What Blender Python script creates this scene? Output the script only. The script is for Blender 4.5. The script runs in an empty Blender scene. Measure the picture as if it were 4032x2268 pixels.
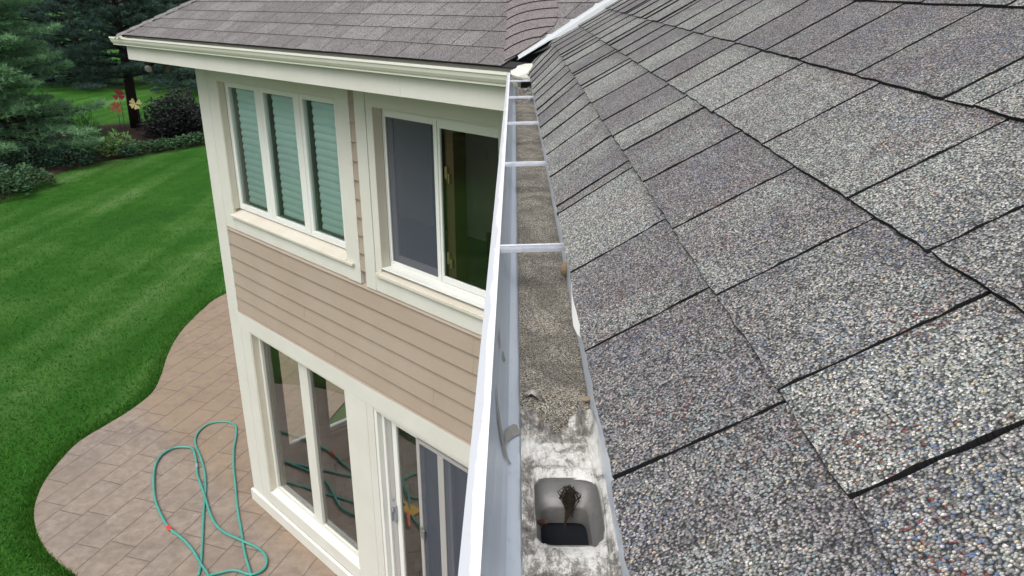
import bpy, bmesh, math, random
from mathutils import Vector, Matrix
random.seed(7)
SC = bpy.context.scene
COL = SC.collection
G = 6.5                                   # camera height above the patio
S2 = math.sqrt(.5)

# ------------------------------------------------------------------ camera
cam = bpy.data.cameras.new('camera'); camo = bpy.data.objects.new('camera', cam); COL.objects.link(camo)
camo.location = (0, 0, G)
camo.rotation_euler = (math.radians(90 - 20.681), 0, math.radians(.177))
cam.sensor_width = 36; cam.lens = 26.844; cam.clip_start = .02; cam.clip_end = 2000
SC.camera = camo

# ------------------------------------------------------------------ sky, sun, exposure (overcast)
SUN_EL, SUN_AZ = 57, 212                  # azimuth clockwise from +Y
w = bpy.data.worlds.new("World"); SC.world = w; w.use_nodes = True
nt = w.node_tree
bg = nt.nodes['Background']
sky = nt.nodes.new('ShaderNodeTexSky'); sky.sky_type = 'NISHITA'; sky.sun_disc = False
sky.sun_elevation = math.radians(SUN_EL); sky.sun_rotation = math.radians(SUN_AZ)
sky.air_density = 1.0; sky.dust_density = 4.0; sky.ozone_density = 1.0
hsv = nt.nodes.new('ShaderNodeHueSaturation'); hsv.inputs['Saturation'].default_value = .32
nt.links.new(sky.outputs[0], hsv.inputs['Color']); nt.links.new(hsv.outputs[0], bg.inputs['Color'])
bg.inputs['Strength'].default_value = .15
sl = bpy.data.lights.new('sun', 'SUN'); sl.energy = 1.15; sl.angle = math.radians(55); sl.color = (1, .975, .94)
so = bpy.data.objects.new('sun', sl); COL.objects.link(so)
az, el = math.radians(SUN_AZ), math.radians(SUN_EL)
so.rotation_euler = Vector((math.sin(az) * math.cos(el), math.cos(az) * math.cos(el), math.sin(el))).to_track_quat('Z', 'Y').to_euler()
SC.view_settings.view_transform = 'Standard'; SC.view_settings.look = 'None'
SC.view_settings.exposure = .72; SC.view_settings.gamma = 1
SC.render.engine = 'CYCLES'
SC.cycles.max_bounces = 8; SC.cycles.transparent_max_bounces = 12

# ------------------------------------------------------------------ materials
class NT:
    def __init__(s, name):
        s.m = bpy.data.materials.new(name); s.m.use_nodes = True
        s.t = s.m.node_tree; s.b = s.t.nodes['Principled BSDF']; s.out = s.t.nodes['Material Output']
    def n(s, typ, **kw):
        nd = s.t.nodes.new('ShaderNode' + typ)
        for k, v in kw.items(): setattr(nd, k, v)
        return nd
    def l(s, a, b): s.t.links.new(a, b)
    def val(s, sock, v):
        if hasattr(v, 'is_linked') or hasattr(v, 'links'): s.l(v, sock)
        else: sock.default_value = v
    def noise(s, vec, scale, detail=3, rough=.55, dim='3D', dist=0):
        nd = s.n('TexNoise', noise_dimensions=dim)
        if vec is not None: s.l(vec, nd.inputs['Vector'])
        nd.inputs['Scale'].default_value = scale; nd.inputs['Detail'].default_value = detail
        nd.inputs['Roughness'].default_value = rough; nd.inputs['Distortion'].default_value = dist
        return nd.outputs['Fac']
    def ramp(s, fac, stops, interp='LINEAR'):
        nd = s.n('ValToRGB'); cr = nd.color_ramp; cr.interpolation = interp
        while len(cr.elements) < len(stops): cr.elements.new(.5)
        for e, (p, c) in zip(cr.elements, stops):
            e.position = p; e.color = (c[0], c[1], c[2], 1) if not isinstance(c, (int, float)) else (c, c, c, 1)
        s.l(fac, nd.inputs[0]); return nd.outputs[0]
    def mix(s, f, a, b, mode='MIX'):
        nd = s.n('Mix', data_type='RGBA', blend_type=mode)
        for k, v in ((0, f), (6, a), (7, b)):
            if isinstance(v, tuple): nd.inputs[k].default_value = (*v[:3], 1)
            elif isinstance(v, (int, float)): nd.inputs[k].default_value = v
            else: s.l(v, nd.inputs[k])
        return nd.outputs[2]
    def math(s, op, a, b=0., c=None):
        nd = s.n('Math', operation=op)
        for k, v in enumerate((a, b) if c is None else (a, b, c)):
            if isinstance(v, (int, float)): nd.inputs[k].default_value = v
            else: s.l(v, nd.inputs[k])
        return nd.outputs[0]
    def bump(s, h, strength, dist):
        nd = s.n('Bump'); nd.inputs['Strength'].default_value = strength; nd.inputs['Distance'].default_value = dist
        s.l(h, nd.inputs['Height']); s.l(nd.outputs[0], s.b.inputs['Normal'])
    def obj(s): return s.n('TexCoord').outputs['Object']
    def uv(s): return s.n('TexCoord').outputs['UV']
    def color(s, c): s.val(s.b.inputs['Base Color'], c if not isinstance(c, tuple) else (*c, 1))
    def set(s, rough=None, metal=None, spec=None):
        if rough is not None: s.val(s.b.inputs['Roughness'], rough)
        if metal is not None: s.val(s.b.inputs['Metallic'], metal)
        if spec is not None: s.val(s.b.inputs['Specular IOR Level'], spec)

def paint(name, col, rough=.5, dirt=.12, scale=3, bump=.05):
    k = NT(name); o = k.obj()
    a = k.noise(o, scale, 4); b = k.noise(o, scale * 14, 3)
    d = tuple(c * f for c, f in zip(col, (.86, .84, .78)))
    f = k.math('MULTIPLY', k.ramp(a, [(.35, 0), (.75, 1)]), dirt * 4)
    c = k.mix(f, col, d)
    c = k.mix(k.math('MULTIPLY', k.ramp(b, [(.45, 0), (.8, 1)]), dirt), c, tuple(x * .72 for x in col))
    k.color(c); k.set(rough, 0, .4); k.bump(b, bump, .004); return k.m

M = {}
M['trim'] = paint('cream_trim_paint', (.555, .552, .505), .5)
M['sill'] = paint('beige_sill_paint', (.56, .525, .455), .5, .2)
M['siding'] = paint('tan_siding_paint', (.315, .255, .205), .55, .15, 2.2)
M['vinyl'] = paint('white_vinyl', (.64, .65, .62), .4, .06)
M['greyvinyl'] = paint('grey_vinyl', (.33, .32, .31), .45, .08)
M['jamb'] = paint('beige_reveal_paint', (.56, .53, .45), .5)
M['taupe'] = paint('taupe_jamb', (.17, .15, .125), .6, .1)
M['gutcream'] = paint('cream_gutter_paint', (.62, .615, .545), .35, .1)
M['black'] = paint('black_plastic', (.02, .02, .022), .4, .1)
M['asphalt'] = paint('black_asphalt_edge', (.014, .014, .015), .85, .1, 30)
M['soffit'] = paint('cream_soffit', (.55, .54, .48), .6)
M['darkwood'] = paint('dark_wood', (.035, .02, .013), .4, .2, 9)
M['oak'] = paint('oak_jamb', (.13, .09, .045), .5, .2, 9)
M['roomwall'] = paint('room_wall_paint', (.82, .77, .68), .7)
M['carpet'] = paint('green_grey_carpet', (.20, .20, .16), .9, .3, 12)
M['red'] = paint('red_plastic', (.6, .03, .02), .4)
M['yellow'] = paint('yellow_plastic', (.62, .36, .05), .45)
M['brass'] = paint('worn_brass', (.35, .27, .13), .35)

def gutter_inside():
    k = NT('grey_blue_gutter_lining'); o = k.obj()
    mp = k.n('Mapping'); mp.inputs['Scale'].default_value = (60, 2.2, 60); k.l(o, mp.inputs[0])
    st = k.noise(mp.outputs[0], 1, 4); b = k.noise(o, 55, 4, .7)
    c = k.ramp(st, [(.3, (.47, .525, .585)), (.6, (.53, .58, .64)), (.8, (.58, .615, .66))])
    c = k.mix(k.math('MULTIPLY', k.ramp(b, [(.6, 0), (.75, 1)]), .35), c, (.22, .22, .23))
    k.color(c); k.set(.33, .25, .5); k.bump(st, .12, .003); return k.m
M['gutin'] = gutter_inside()
LIPX = -3.5695
def lip():
    k = NT('white_chalky_lip'); o = k.obj()
    mp = k.n('Mapping'); mp.inputs['Scale'].default_value = (90, 7, 60); k.l(o, mp.inputs[0])
    a = k.noise(mp.outputs[0], 1, 5, .65); b = k.noise(o, 90, 3)
    sx = k.n('SeparateXYZ'); k.l(o, sx.inputs[0]); e = k.math('ADD', k.math('MULTIPLY', k.math('ADD', sx.outputs[0], -.0 + LIPX), 70.), k.math('MULTIPLY', a, 1.2))
    c = k.ramp(e, [(.47, (.45, .465, .49)), (.53, (.64, .65, .66))])
    c = k.mix(k.math('MULTIPLY', k.ramp(b, [(.62, 0), (.7, 1)]), .3), c, (.4, .4, .4))
    k.color(c); k.set(.4, 0, .5); return k.m
M['lip'] = lip()
def metal(name, col, rough=.35, m=.6):
    k = NT(name); o = k.obj(); a = k.noise(o, 40, 5, .7); b = k.noise(o, 260, 3, .7)
    c = k.mix(k.ramp(a, [(.35, 0), (.7, 1)]), col, tuple(x * .68 for x in col))
    c = k.mix(k.ramp(b, [(.62, 0), (.74, .6)]), c, (.09, .085, .08))
    k.color(c); k.set(rough, m); return k.m
M['galv'] = metal('galvanised_strap', (.36, .38, .42), .4, .4)
M['flash'] = paint('white_valley_metal', (.40, .42, .43), .35, .08)
M['zinc'] = metal('weathered_outlet_metal', (.25, .245, .235), .5, .4)
M['spout'] = paint('dark_spout_lining', (.035, .04, .05), .4)
M['scraped'] = paint('bare_scraped_metal', (.27, .265, .25), .5, .4, 40)
M['rust'] = metal('rusty_screw', (.10, .045, .025), .7, .3)

def shingle(name, pal, tint_a, tint_b, gsize, bump=.8, chroma=1.):
    """granules: a coloured stone per Voronoi cell, black asphalt between"""
    k = NT(name); uv = k.uv()
    warp = k.n('TexNoise', noise_dimensions='2D'); warp.inputs['Scale'].default_value = 300; k.l(uv, warp.inputs[0])
    add = k.n('VectorMath', operation='MULTIPLY_ADD'); k.l(warp.outputs['Color'], add.inputs[0]); add.inputs[1].default_value = (.0016, .0016, 0); k.l(uv, add.inputs[2])
    v = k.n('TexVoronoi', voronoi_dimensions='2D', feature='F1'); k.l(add.outputs[0], v.inputs['Vector']); v.inputs['Scale'].default_value = 1 / gsize
    sep = k.n('SeparateColor'); k.l(v.outputs['Color'], sep.inputs[0])
    r1, r2, r3 = sep.outputs
    v2 = k.n('TexVoronoi', voronoi_dimensions='2D', feature='F1'); k.l(uv, v2.inputs['Vector']); v2.inputs['Scale'].default_value = 1 / (gsize * 2.6)
    sep2 = k.n('SeparateColor'); k.l(v2.outputs['Color'], sep2.inputs[0])
    base = k.ramp(r1, pal, 'CONSTANT')
    # tint of the tab: purple-dark against green-light blend, from the mesh attribute
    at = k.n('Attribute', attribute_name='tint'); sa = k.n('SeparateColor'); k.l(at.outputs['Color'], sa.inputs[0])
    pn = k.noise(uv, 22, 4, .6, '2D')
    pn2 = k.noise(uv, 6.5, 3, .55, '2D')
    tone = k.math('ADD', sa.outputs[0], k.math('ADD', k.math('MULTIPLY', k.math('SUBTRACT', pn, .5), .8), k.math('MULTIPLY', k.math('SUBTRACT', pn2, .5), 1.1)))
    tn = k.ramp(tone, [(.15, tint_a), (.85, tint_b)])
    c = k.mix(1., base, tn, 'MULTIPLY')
    hue = k.n('HueSaturation'); k.l(v.outputs['Color'], hue.inputs['Color']); hue.inputs['Saturation'].default_value = .55; hue.inputs['Value'].default_value = 1.25
    c = k.mix(.20 * chroma, c, k.mix(1., c, hue.outputs[0], 'MULTIPLY'))
    # coloured stones come in drifts
    drift = k.noise(uv, 9, 3, .6, '2D'); drift2 = k.noise(uv, 7.3, 3, .6, '2D')
    red = k.math('MULTIPLY', k.math('GREATER_THAN', r2, .90), k.ramp(drift, [(.5, 0), (.66, 1)]))
    blu = k.math('MULTIPLY', k.math('GREATER_THAN', r3, .86), k.ramp(drift2, [(.5, 0), (.66, 1)]))
    tan = k.math('GREATER_THAN', k.math('MULTIPLY', r2, r3), .85)
    c = k.mix(k.math('MULTIPLY', red, .9 * chroma), c, (.17, .05, .045))
    c = k.mix(k.math('MULTIPLY', blu, .8 * chroma), c, (.10, .15, .24))
    teal = k.math('MULTIPLY', k.math('GREATER_THAN', r3, .83), k.ramp(drift2, [(.38, 1), (.5, 0)]))
    c = k.mix(k.math('MULTIPLY', teal, .6 * chroma), c, (.27, .36, .37))
    c = k.mix(k.math('MULTIPLY', tan, .8 * chroma), c, (.58, .44, .24))
    c = k.mix(k.ramp(sep2.outputs[0], [(.0, .45), (.3, 0)]), c, (.03, .03, .032))
    gap = k.ramp(v.outputs['Distance'], [(.38, 0), (.70, .9)])
    c = k.mix(gap, c, (.012, .012, .013))
    at2 = k.math('GREATER_THAN', sa.outputs[2], .5)        # butt edges and gaps: bare asphalt
    c = k.mix(at2, c, (.010, .010, .011))
    k.color(c); k.set(.86, 0, .25)
    h = k.math('MULTIPLY', k.math('SUBTRACT', 1., v.outputs['Distance']), k.math('ADD', r1, .7))
    k.bump(h, bump, gsize * .9)
    return k.m
PAL = [(0, (.05, .05, .052)), (.13, (.115, .114, .115)), (.32, (.205, .206, .20)), (.56, (.31, .312, .30)), (.80, (.41, .412, .395)), (.93, (.55, .545, .51)), (.975, (.16, .13, .11))]
M['shingle'] = shingle('granule_shingle_dark', PAL, (.86, .825, .855), (1.33, 1.365, 1.31), .0020)
PALW = [(0, (.06, .057, .057)), (.10, (.14, .134, .133)), (.3, (.205, .196, .195)), (.6, (.265, .255, .252)), (.85, (.36, .35, .345))]
M['shingle_wing'] = shingle('granule_shingle_mauve', PALW, (.80, .755, .765), (1.10, 1.09, 1.07), .0032, .5, .3)
PALS = [(0, (.09, .081, .081)), (.2, (.195, .177, .175)), (.6, (.25, .228, .224)), (.85, (.33, .305, .30))]
M['shingle_strip'] = shingle('granule_shingle_pink', PALS, (.98, .93, .935), (1.05, 1.02, 1.005), .003, .5, .2)

def grit_mat():
    k = NT('loose_granule_grit'); uv = k.uv()
    v = k.n('TexVoronoi', voronoi_dimensions='2D'); k.l(uv, v.inputs['Vector']); v.inputs['Scale'].default_value = 1 / .0017
    sep = k.n('SeparateColor'); k.l(v.outputs['Color'], sep.inputs[0]); r1, r2, r3 = sep.outputs
    c = k.ramp(r1, [(0, (.095, .088, .074)), (.2, (.23, .213, .18)), (.5, (.37, .345, .29)), (.74, (.49, .46, .385)), (.93, (.70, .66, .57))], 'CONSTANT')
    c = k.mix(k.math('MULTIPLY', k.math('GREATER_THAN', r2, .978), .8), c, (.55, .32, .12))
    big = k.noise(uv, 14, 4, .6, '2D')
    c = k.mix(k.ramp(big, [(.4, .5), (.62, 0)]), c, (.08, .07, .055))
    c = k.mix(k.ramp(v.outputs['Distance'], [(.4, 0), (.7, .85)]), c, (.02, .019, .016))
    k.color(c); k.set(.9, 0, .2)
    k.bump(k.math('MULTIPLY', k.math('SUBTRACT', 1., v.outputs['Distance']), k.math('ADD', r1, .6)), .9, .0018); return k.m
M['grit'] = grit_mat()
def sealant_mat():
    k = NT('dirty_white_sealant'); o = k.obj()
    mp = k.n('Mapping'); mp.inputs['Scale'].default_value = (1.6, .7, 1); k.l(o, mp.inputs[0])
    big = k.noise(o, 26, 5, .62, dist=.5); mid = k.noise(mp.outputs[0], 95, 6, .72, dist=.9); fine = k.noise(o, 520, 3, .75)
    f = k.math('ADD', k.math('MULTIPLY', big, .62), k.math('ADD', k.math('MULTIPLY', mid, .45), k.math('MULTIPLY', fine, .30)))
    at = k.n('Attribute', attribute_name='tint'); sa = k.n('SeparateColor'); k.l(at.outputs['Color'], sa.inputs[0]); f = k.math('ADD', f, k.math('MULTIPLY', sa.outputs[0], .2))
    c = k.ramp(f, [(.63, (.055, .05, .045)), (.72, (.14, .13, .117)), (.775, (.24, .228, .205)), (.82, (.42, .41, .385)), (.88, (.53, .52, .49)), (.98, (.60, .595, .57))])
    k.color(c); k.set(.55, 0, .4)
    cr = k.n('TexVoronoi', feature='SMOOTH_F1'); k.l(mp.outputs[0], cr.inputs['Vector']); cr.inputs['Scale'].default_value = 60
    k.bump(k.math('ADD', f, k.math('MULTIPLY', cr.outputs['Distance'], .5)), .7, .0035); return k.m
M['sealant'] = sealant_mat()
M['whiteflap'] = paint('clean_white_membrane', (.78, .78, .74), .5, .05)

def glass(name, tint=(1, 1, 1), ior=1.5, boost=1.):
    k = NT(name)
    tr = k.n('BsdfTransparent'); tr.inputs[0].default_value = (*tint, 1)
    gl = k.n('BsdfGlossy'); gl.inputs['Roughness'].default_value = .004; gl.inputs[0].default_value = (.95, .97, 1, 1)
    fr = k.n('Fresnel'); fr.inputs[0].default_value = ior
    mx = k.n('MixShader'); k.l(k.math('MULTIPLY', fr.outputs[0], boost), mx.inputs[0]); k.l(tr.outputs[0], mx.inputs[1]); k.l(gl.outputs[0], mx.inputs[2])
    k.l(mx.outputs[0], k.out.inputs['Surface']); return k.m
M['glass'] = glass('window_glass', (.93, .955, .94), 1.5, 1.8)
M['glass_teal'] = glass('tinted_glass', (.82, .97, .935), 1.5, 1.)
def screen_mat():
    k = NT('insect_screen')
    tr = k.n('BsdfTransparent'); df = k.n('BsdfDiffuse'); df.inputs[0].default_value = (.085, .095, .12, 1)
    mx = k.n('MixShader'); mx.inputs[0].default_value = .62
    k.l(tr.outputs[0], mx.inputs[1]); k.l(df.outputs[0], mx.inputs[2]); k.l(mx.outputs[0], k.out.inputs['Surface']); return k.m
M['screen'] = screen_mat()
M['blind'] = paint('white_blind_slat', (.60, .64, .62), .5, .05)

def patio_mat():
    k = NT('stamped_concrete'); o = k.obj()
    mp = k.n('Mapping'); mp.inputs['Rotation'].default_value = (0, 0, math.radians(-73)); k.l(o, mp.inputs[0])
    wn = k.n('TexNoise'); wn.inputs['Scale'].default_value = 1.6; k.l(o, wn.inputs[0])
    ad = k.n('VectorMath', operation='MULTIPLY_ADD'); k.l(wn.outputs['Color'], ad.inputs[0]); ad.inputs[1].default_value = (.05, .05, 0); k.l(mp.outputs[0], ad.inputs[2])
    br = k.n('TexBrick', offset=.43, offset_frequency=2, squash=.72, squash_frequency=3); k.l(ad.outputs[0], br.inputs['Vector'])
    br.inputs['Scale'].default_value = 1; br.inputs['Brick Width'].default_value = 1.0; br.inputs['Row Height'].default_value = .385
    br.inputs['Mortar Size'].default_value = .0085; br.inputs['Mortar Smooth'].default_value = .3; br.inputs['Bias'].default_value = 0
    br.inputs['Color1'].default_value = (0, 0, 0, 1); br.inputs['Color2'].default_value = (1, 1, 1, 1); br.inputs['Mortar'].default_value = (.5, .5, .5, 1)
    a = k.noise(o, 1.3, 5, .65, dist=.6); b = k.noise(o, 7, 6, .7); d = k.noise(o, .55, 3)
    c = k.ramp(a, [(.25, (.165, .130, .105)), (.45, (.225, .18, .143)), (.6, (.268, .22, .174)), (.8, (.245, .19, .138))])
    c = k.mix(k.math('MULTIPLY', br.outputs['Color'], .28), c, (.19, .155, .138))
    c = k.mix(k.ramp(b, [(.40, .55), (.60, 0)]), c, (.13, .098, .078))
    c = k.mix(k.ramp(d, [(.45, 0), (.65, .45)]), c, (.25, .195, .145))
    # pale efflorescence and ochre staining near the house wall
    geo = k.n('Separate' + 'XYZ'); k.l(o, geo.inputs[0])
    dist = k.math('SUBTRACT', 5.30, k.math('ADD', geo.outputs[0], geo.outputs[1]))     # distance out from the wall along x+y
    wall = k.ramp(k.math('ADD', k.math('MULTIPLY', dist, .5), k.math('MULTIPLY', k.math('SUBTRACT', b, .5), .5)), [(.0, 1), (.26, 0)])
    c = k.mix(k.math('MULTIPLY', wall, k.ramp(b, [(.35, .1), (.6, .6)])), c, (.235, .155, .08))
    p = k.noise(o, 3.2, 6, .75, dist=1.2)
    c = k.mix(k.ramp(p, [(.60, 0), (.72, .65)]), c, (.33, .31, .295))
    c = k.mix(k.math('MULTIPLY', br.outputs['Fac'], .72), c, (.085, .066, .057))
    k.color(c); k.set(.55, 0, .4)
    h = k.math('SUBTRACT', k.math('MULTIPLY', b, .35), br.outputs['Fac'])
    k.bump(h, .6, .012); return k.m
M['patio'] = patio_mat()
M['edge'] = paint('patio_edge_concrete', (.24, .19, .15), .7, .2)
def lawn_mat():
    k = NT('lawn_turf'); o = k.obj()
    a = k.noise(o, .32, 4, .6); b = k.noise(o, 2.2, 5, .7); e = k.noise(o, 30, 4, .8)
    mp = k.n('Mapping'); mp.inputs['Rotation'].default_value = (0, 0, math.radians(14)); mp.inputs['Scale'].default_value = (1, .06, 1); k.l(o, mp.inputs[0])
    st = k.noise(mp.outputs[0], 1.0, 2)
    f = k.math('ADD', k.math('MULTIPLY', a, .42), k.math('ADD', k.math('MULTIPLY', b, .24), k.math('MULTIPLY', st, .52)))
    c = k.ramp(f, [(.36, (.013, .066, .005)), (.54, (.027, .110, .009)), (.67, (.066, .160, .030)), (.80, (.13, .21, .08))])
    c = k.mix(k.ramp(e, [(.35, .55), (.6, 0)]), c, (.010, .036, .008))
    c = k.mix(k.ramp(k.noise(o, 9, 3, .8), [(.72, 0), (.78, .5)]), c, (.20, .19, .07))
    k.color(c); k.set(.9, 0, .1); k.bump(e, .9, .04); return k.m
M['lawn'] = lawn_mat()
def soft(name, c1, c2, scale, rough=.85, tl=0.):
    k = NT(name); o = k.obj(); a = k.noise(o, scale, 5, .7); ri = k.n('Attribute', attribute_name='tint')
    sp = k.n('SeparateColor'); k.l(ri.outputs['Color'], sp.inputs[0])
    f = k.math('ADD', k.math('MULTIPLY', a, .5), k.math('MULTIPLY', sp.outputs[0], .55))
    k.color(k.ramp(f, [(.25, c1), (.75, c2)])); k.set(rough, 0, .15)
    if tl:
        tr = k.n('BsdfTranslucent'); tr.inputs[0].default_value = (*c2, 1)
        mx = k.n('MixShader'); mx.inputs[0].default_value = tl; k.l(k.b.outputs[0], mx.inputs[1]); k.l(tr.outputs[0], mx.inputs[2]); k.l(mx.outputs[0], k.out.inputs['Surface'])
    return k.m
M['blade'] = soft('grass_blade', (.014, .070, .006), (.050, .155, .016), .5, .7, .25)
M['mulch'] = soft('bark_mulch', (.035, .022, .016), (.11, .072, .052), 6)
M['needle'] = soft('pine_needle', (.026, .075, .045), (.21, .38, .19), .8, .6, .2)
M['needle_dark'] = soft('dark_pine_needle', (.016, .036, .033), (.075, .135, .105), .8, .65, .12)
M['bark'] = soft('pine_bark', (.018, .013, .011), (.06, .048, .042), 5)
M['leaf_dark'] = soft('dark_purple_leaf', (.014, .014, .016), (.05, .053, .056), 3, .6, .15)
M['leaf_mid'] = soft('mid_green_leaf', (.015, .045, .022), (.07, .145, .06), 3, .6, .2)
M['leaf_lime'] = soft('lime_green_leaf', (.06, .15, .04), (.20, .33, .11), 3, .6, .3)
M['leaf_blue'] = soft('blue_green_leaf', (.017, .05, .032), (.075, .145, .095), 3, .6, .2)
M['stone'] = soft('brown_red_brick', (.10, .03, .022), (.22, .09, .06), 12)
M['pinkred'] = paint('crimson_enamel', (.62, .03, .08), .4); M['orange'] = paint('rust_orange_enamel', (.62, .17, .08), .45); M['paleyel'] = paint('pale_yellow_enamel', (.90, .76, .30), .4)
M['iron'] = paint('dark_iron_rod', (.03, .03, .03), .5)
def hose_mat():
    k = NT('green_hose_rubber'); o = k.obj(); a = k.noise(o, 3, 4); b = k.noise(o, 60, 3)
    c = k.mix(a, (.03, .20, .16), (.06, .29, .235)); c = k.mix(k.ramp(b, [(.6, 0), (.75, .3)]), c, (.15, .2, .17))
    k.color(c); k.set(.42, 0, .5); return k.m
M['hose'] = hose_mat()
M['debris'] = soft('dry_brown_debris', (.02, .015, .01), (.10, .075, .048), 90)
M['seed'] = soft('pale_tan_seed', (.25, .19, .12), (.42, .34, .24), 200)

# ------------------------------------------------------------------ mesh helpers
class MB:
    def __init__(s): s.v, s.f, s.m, s.uv, s.tint = [], [], [], {}, {}
    def add(s, vs, fs, mi=0):
        o = len(s.v); s.v += [tuple(p) for p in vs]
        for f in fs: s.f.append(tuple(i + o for i in f)); s.m.append(mi)
        return o
    def hexa(s, p, mi=0):          # 8 points: bottom 4, top 4
        s.add(p, [(0, 3, 2, 1), (4, 5, 6, 7), (0, 1, 5, 4), (1, 2, 6, 5), (2, 3, 7, 6), (3, 0, 4, 7)], mi)
    def box(s, a, b, mi=0):
        (x0, y0, z0), (x1, y1, z1) = a, b
        s.hexa([(x0, y0, z0), (x1, y0, z0), (x1, y1, z0), (x0, y1, z0), (x0, y0, z1), (x1, y0, z1), (x1, y1, z1), (x0, y1, z1)], mi)
    def tube(s, pts, r, n=8, mi=0, caps=True):
        pts = [Vector(p) for p in pts]; rings = []
        for i, p in enumerate(pts):
            d = (pts[min(i + 1, len(pts) - 1)] - pts[max(i - 1, 0)]).normalized()
            a = d.orthogonal().normalized() if i == 0 else (pa - d * pa.dot(d)).normalized()
            pa = a; b = d.cross(a); rr = r[i] if isinstance(r, (list, tuple)) else r
            rings.append([p + (a * math.cos(t) + b * math.sin(t)) * rr for t in [2 * math.pi * k / n for k in range(n)]])
        vs = [q for R in rings for q in R]
        fs = [(i * n + k, i * n + (k + 1) % n, (i + 1) * n + (k + 1) % n, (i + 1) * n + k) for i in range(len(pts) - 1) for k in range(n)]
        if caps: fs += [tuple(range(n))[::-1], tuple((len(pts) - 1) * n + k for k in range(n))]
        s.add(vs, fs, mi)
    def lathe(s, c, prof, n=16, axis='z', mi=0):
        vs = []
        for r, h in prof:
            for k in range(n):
                t = 2 * math.pi * k / n; vs.append((c[0] + r * math.cos(t), c[1] + r * math.sin(t), c[2] + h))
        fs = [(i * n + k, i * n + (k + 1) % n, (i + 1) * n + (k + 1) % n, (i + 1) * n + k) for i in range(len(prof) - 1) for k in range(n)]
        fs += [tuple(range(n))[::-1], tuple((len(prof) - 1) * n + k for k in range(n))]
        s.add(vs, fs, mi)
    def extrude(s, prof, fn, a, b, mi=None, closed=True):
        """prof: list of 2-D points; fn(p, s)->3-D; a, b: functions of the profile point giving the two end positions"""
        n = len(prof); vs = [fn(p, a(p)) for p in prof] + [fn(p, b(p)) for p in prof]
        o = s.add(vs, [])
        for k in range(n if closed else n - 1):
            s.f.append((o + k, o + (k + 1) % n, o + n + (k + 1) % n, o + n + k)); s.m.append(mi[k] if mi else 0)
        if closed:
            s.f.append(tuple(o + k for k in range(n))[::-1]); s.m.append(mi[0] if mi else 0)
            s.f.append(tuple(o + n + k for k in range(n))); s.m.append(mi[0] if mi else 0)
    def build(s, name, mats, parent=None, smooth=False, bevel=0, recalc=True):
        me = bpy.data.meshes.new(name)
        off = Vector(parent['_loc']) if parent is not None and '_loc' in parent else Vector((0, 0, 0))
        me.from_pydata([tuple(Vector(p) - off) for p in s.v], [], s.f)
        if not isinstance(mats, (list, tuple)): mats = [mats]
        for m in mats: me.materials.append(m)
        if len(mats) > 1: me.polygons.foreach_set('material_index', s.m)
        if s.uv:
            ul = me.uv_layers.new(name='UVMap')
            for lp in me.loops: ul.data[lp.index].uv = s.uv.get(lp.vertex_index, (0, 0))
        if s.tint:
            ca = me.color_attributes.new('tint', 'FLOAT_COLOR', 'POINT')
            for i, c in s.tint.items(): ca.data[i].color = (c[0], c[1], c[2], 1)
        if recalc:
            bm = bmesh.new(); bm.from_mesh(me); bmesh.ops.recalc_face_normals(bm, faces=bm.faces); bm.to_mesh(me); bm.free()
        if smooth: me.polygons.foreach_set('use_smooth', [True] * len(me.polygons))
        me.update()
        o = bpy.data.objects.new(name, me); COL.objects.link(o)
        if parent is not None:
            o.parent = parent
            if '_loc' in parent: o['_loc'] = parent['_loc']
        if bevel:
            bv = o.modifiers.new('bevel', 'BEVEL'); bv.width = bevel; bv.segments = 2; bv.limit_method = 'ANGLE'; bv.angle_limit = math.radians(50)
        return o
def tag(o, label=None, cat=None, group=None, kind=None):
    for k, v in (('label', label), ('category', cat), ('group', group), ('kind', kind)):
        if v: o[k] = v
    return o
def thing(name, label, cat, loc=(0, 0, 0), group=None):
    o = bpy.data.objects.new(name, None); COL.objects.link(o); o.location = loc; o.empty_display_size = .2
    o['_loc'] = tuple(loc); return tag(o, label, cat, group)
def copy_tree(o, loc=None, rz=None, sc=None, **t):
    def cp(x, par):
        c = x.copy(); COL.objects.link(c); c.parent = par
        for ch in x.children: cp(ch, c)
        return c
    r = cp(o, None)
    if loc: r.location = loc
    if rz is not None: r.rotation_euler = (0, 0, rz)
    if sc: r.scale = sc
    return tag(r, **t)

TV = Vector((-S2, S2, 0)); NV = Vector((S2, S2, 0))
CW = 3.75                                  # wing wall plane: NV.p = CW
def Wp(t, o, z):                           # wall coordinates: along, outward, height relative to the camera
    p = TV * t + NV * (CW - o); return (p.x, p.y, z + G)
def wbox(mb, t0, t1, o0, o1, z0, z1, mi=0):
    mb.hexa([Wp(t0, o0, z0), Wp(t1, o0, z0), Wp(t1, o1, z0), Wp(t0, o1, z0), Wp(t0, o0, z1), Wp(t1, o0, z1), Wp(t1, o1, z1), Wp(t0, o1, z1)], mi)
def wring(mb, t0, t1, z0, z1, o0, o1, wl, wr, wb, wt):   # a frame of four butted bars
    wbox(mb, t0, t0 + wr, o0, o1, z0, z1); wbox(mb, t1 - wl, t1, o0, o1, z0, z1)
    wbox(mb, t0 + wr, t1 - wl, o0, o1, z0, z0 + wb); wbox(mb, t0 + wr, t1 - wl, o0, o1, z1 - wt, z1)
def wsloped(mb, t0, t1, o0, z0, o1, z1, zb, mi=0):       # sill with a sloping top from (o0,z0) inside to (o1,z1) nose
    mb.hexa([Wp(t0, o0, zb), Wp(t1, o0, zb), Wp(t1, o1, zb), Wp(t0, o1, zb), Wp(t0, o0, z0), Wp(t1, o0, z0), Wp(t1, o1, z1), Wp(t0, o1, z1)], mi)

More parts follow.
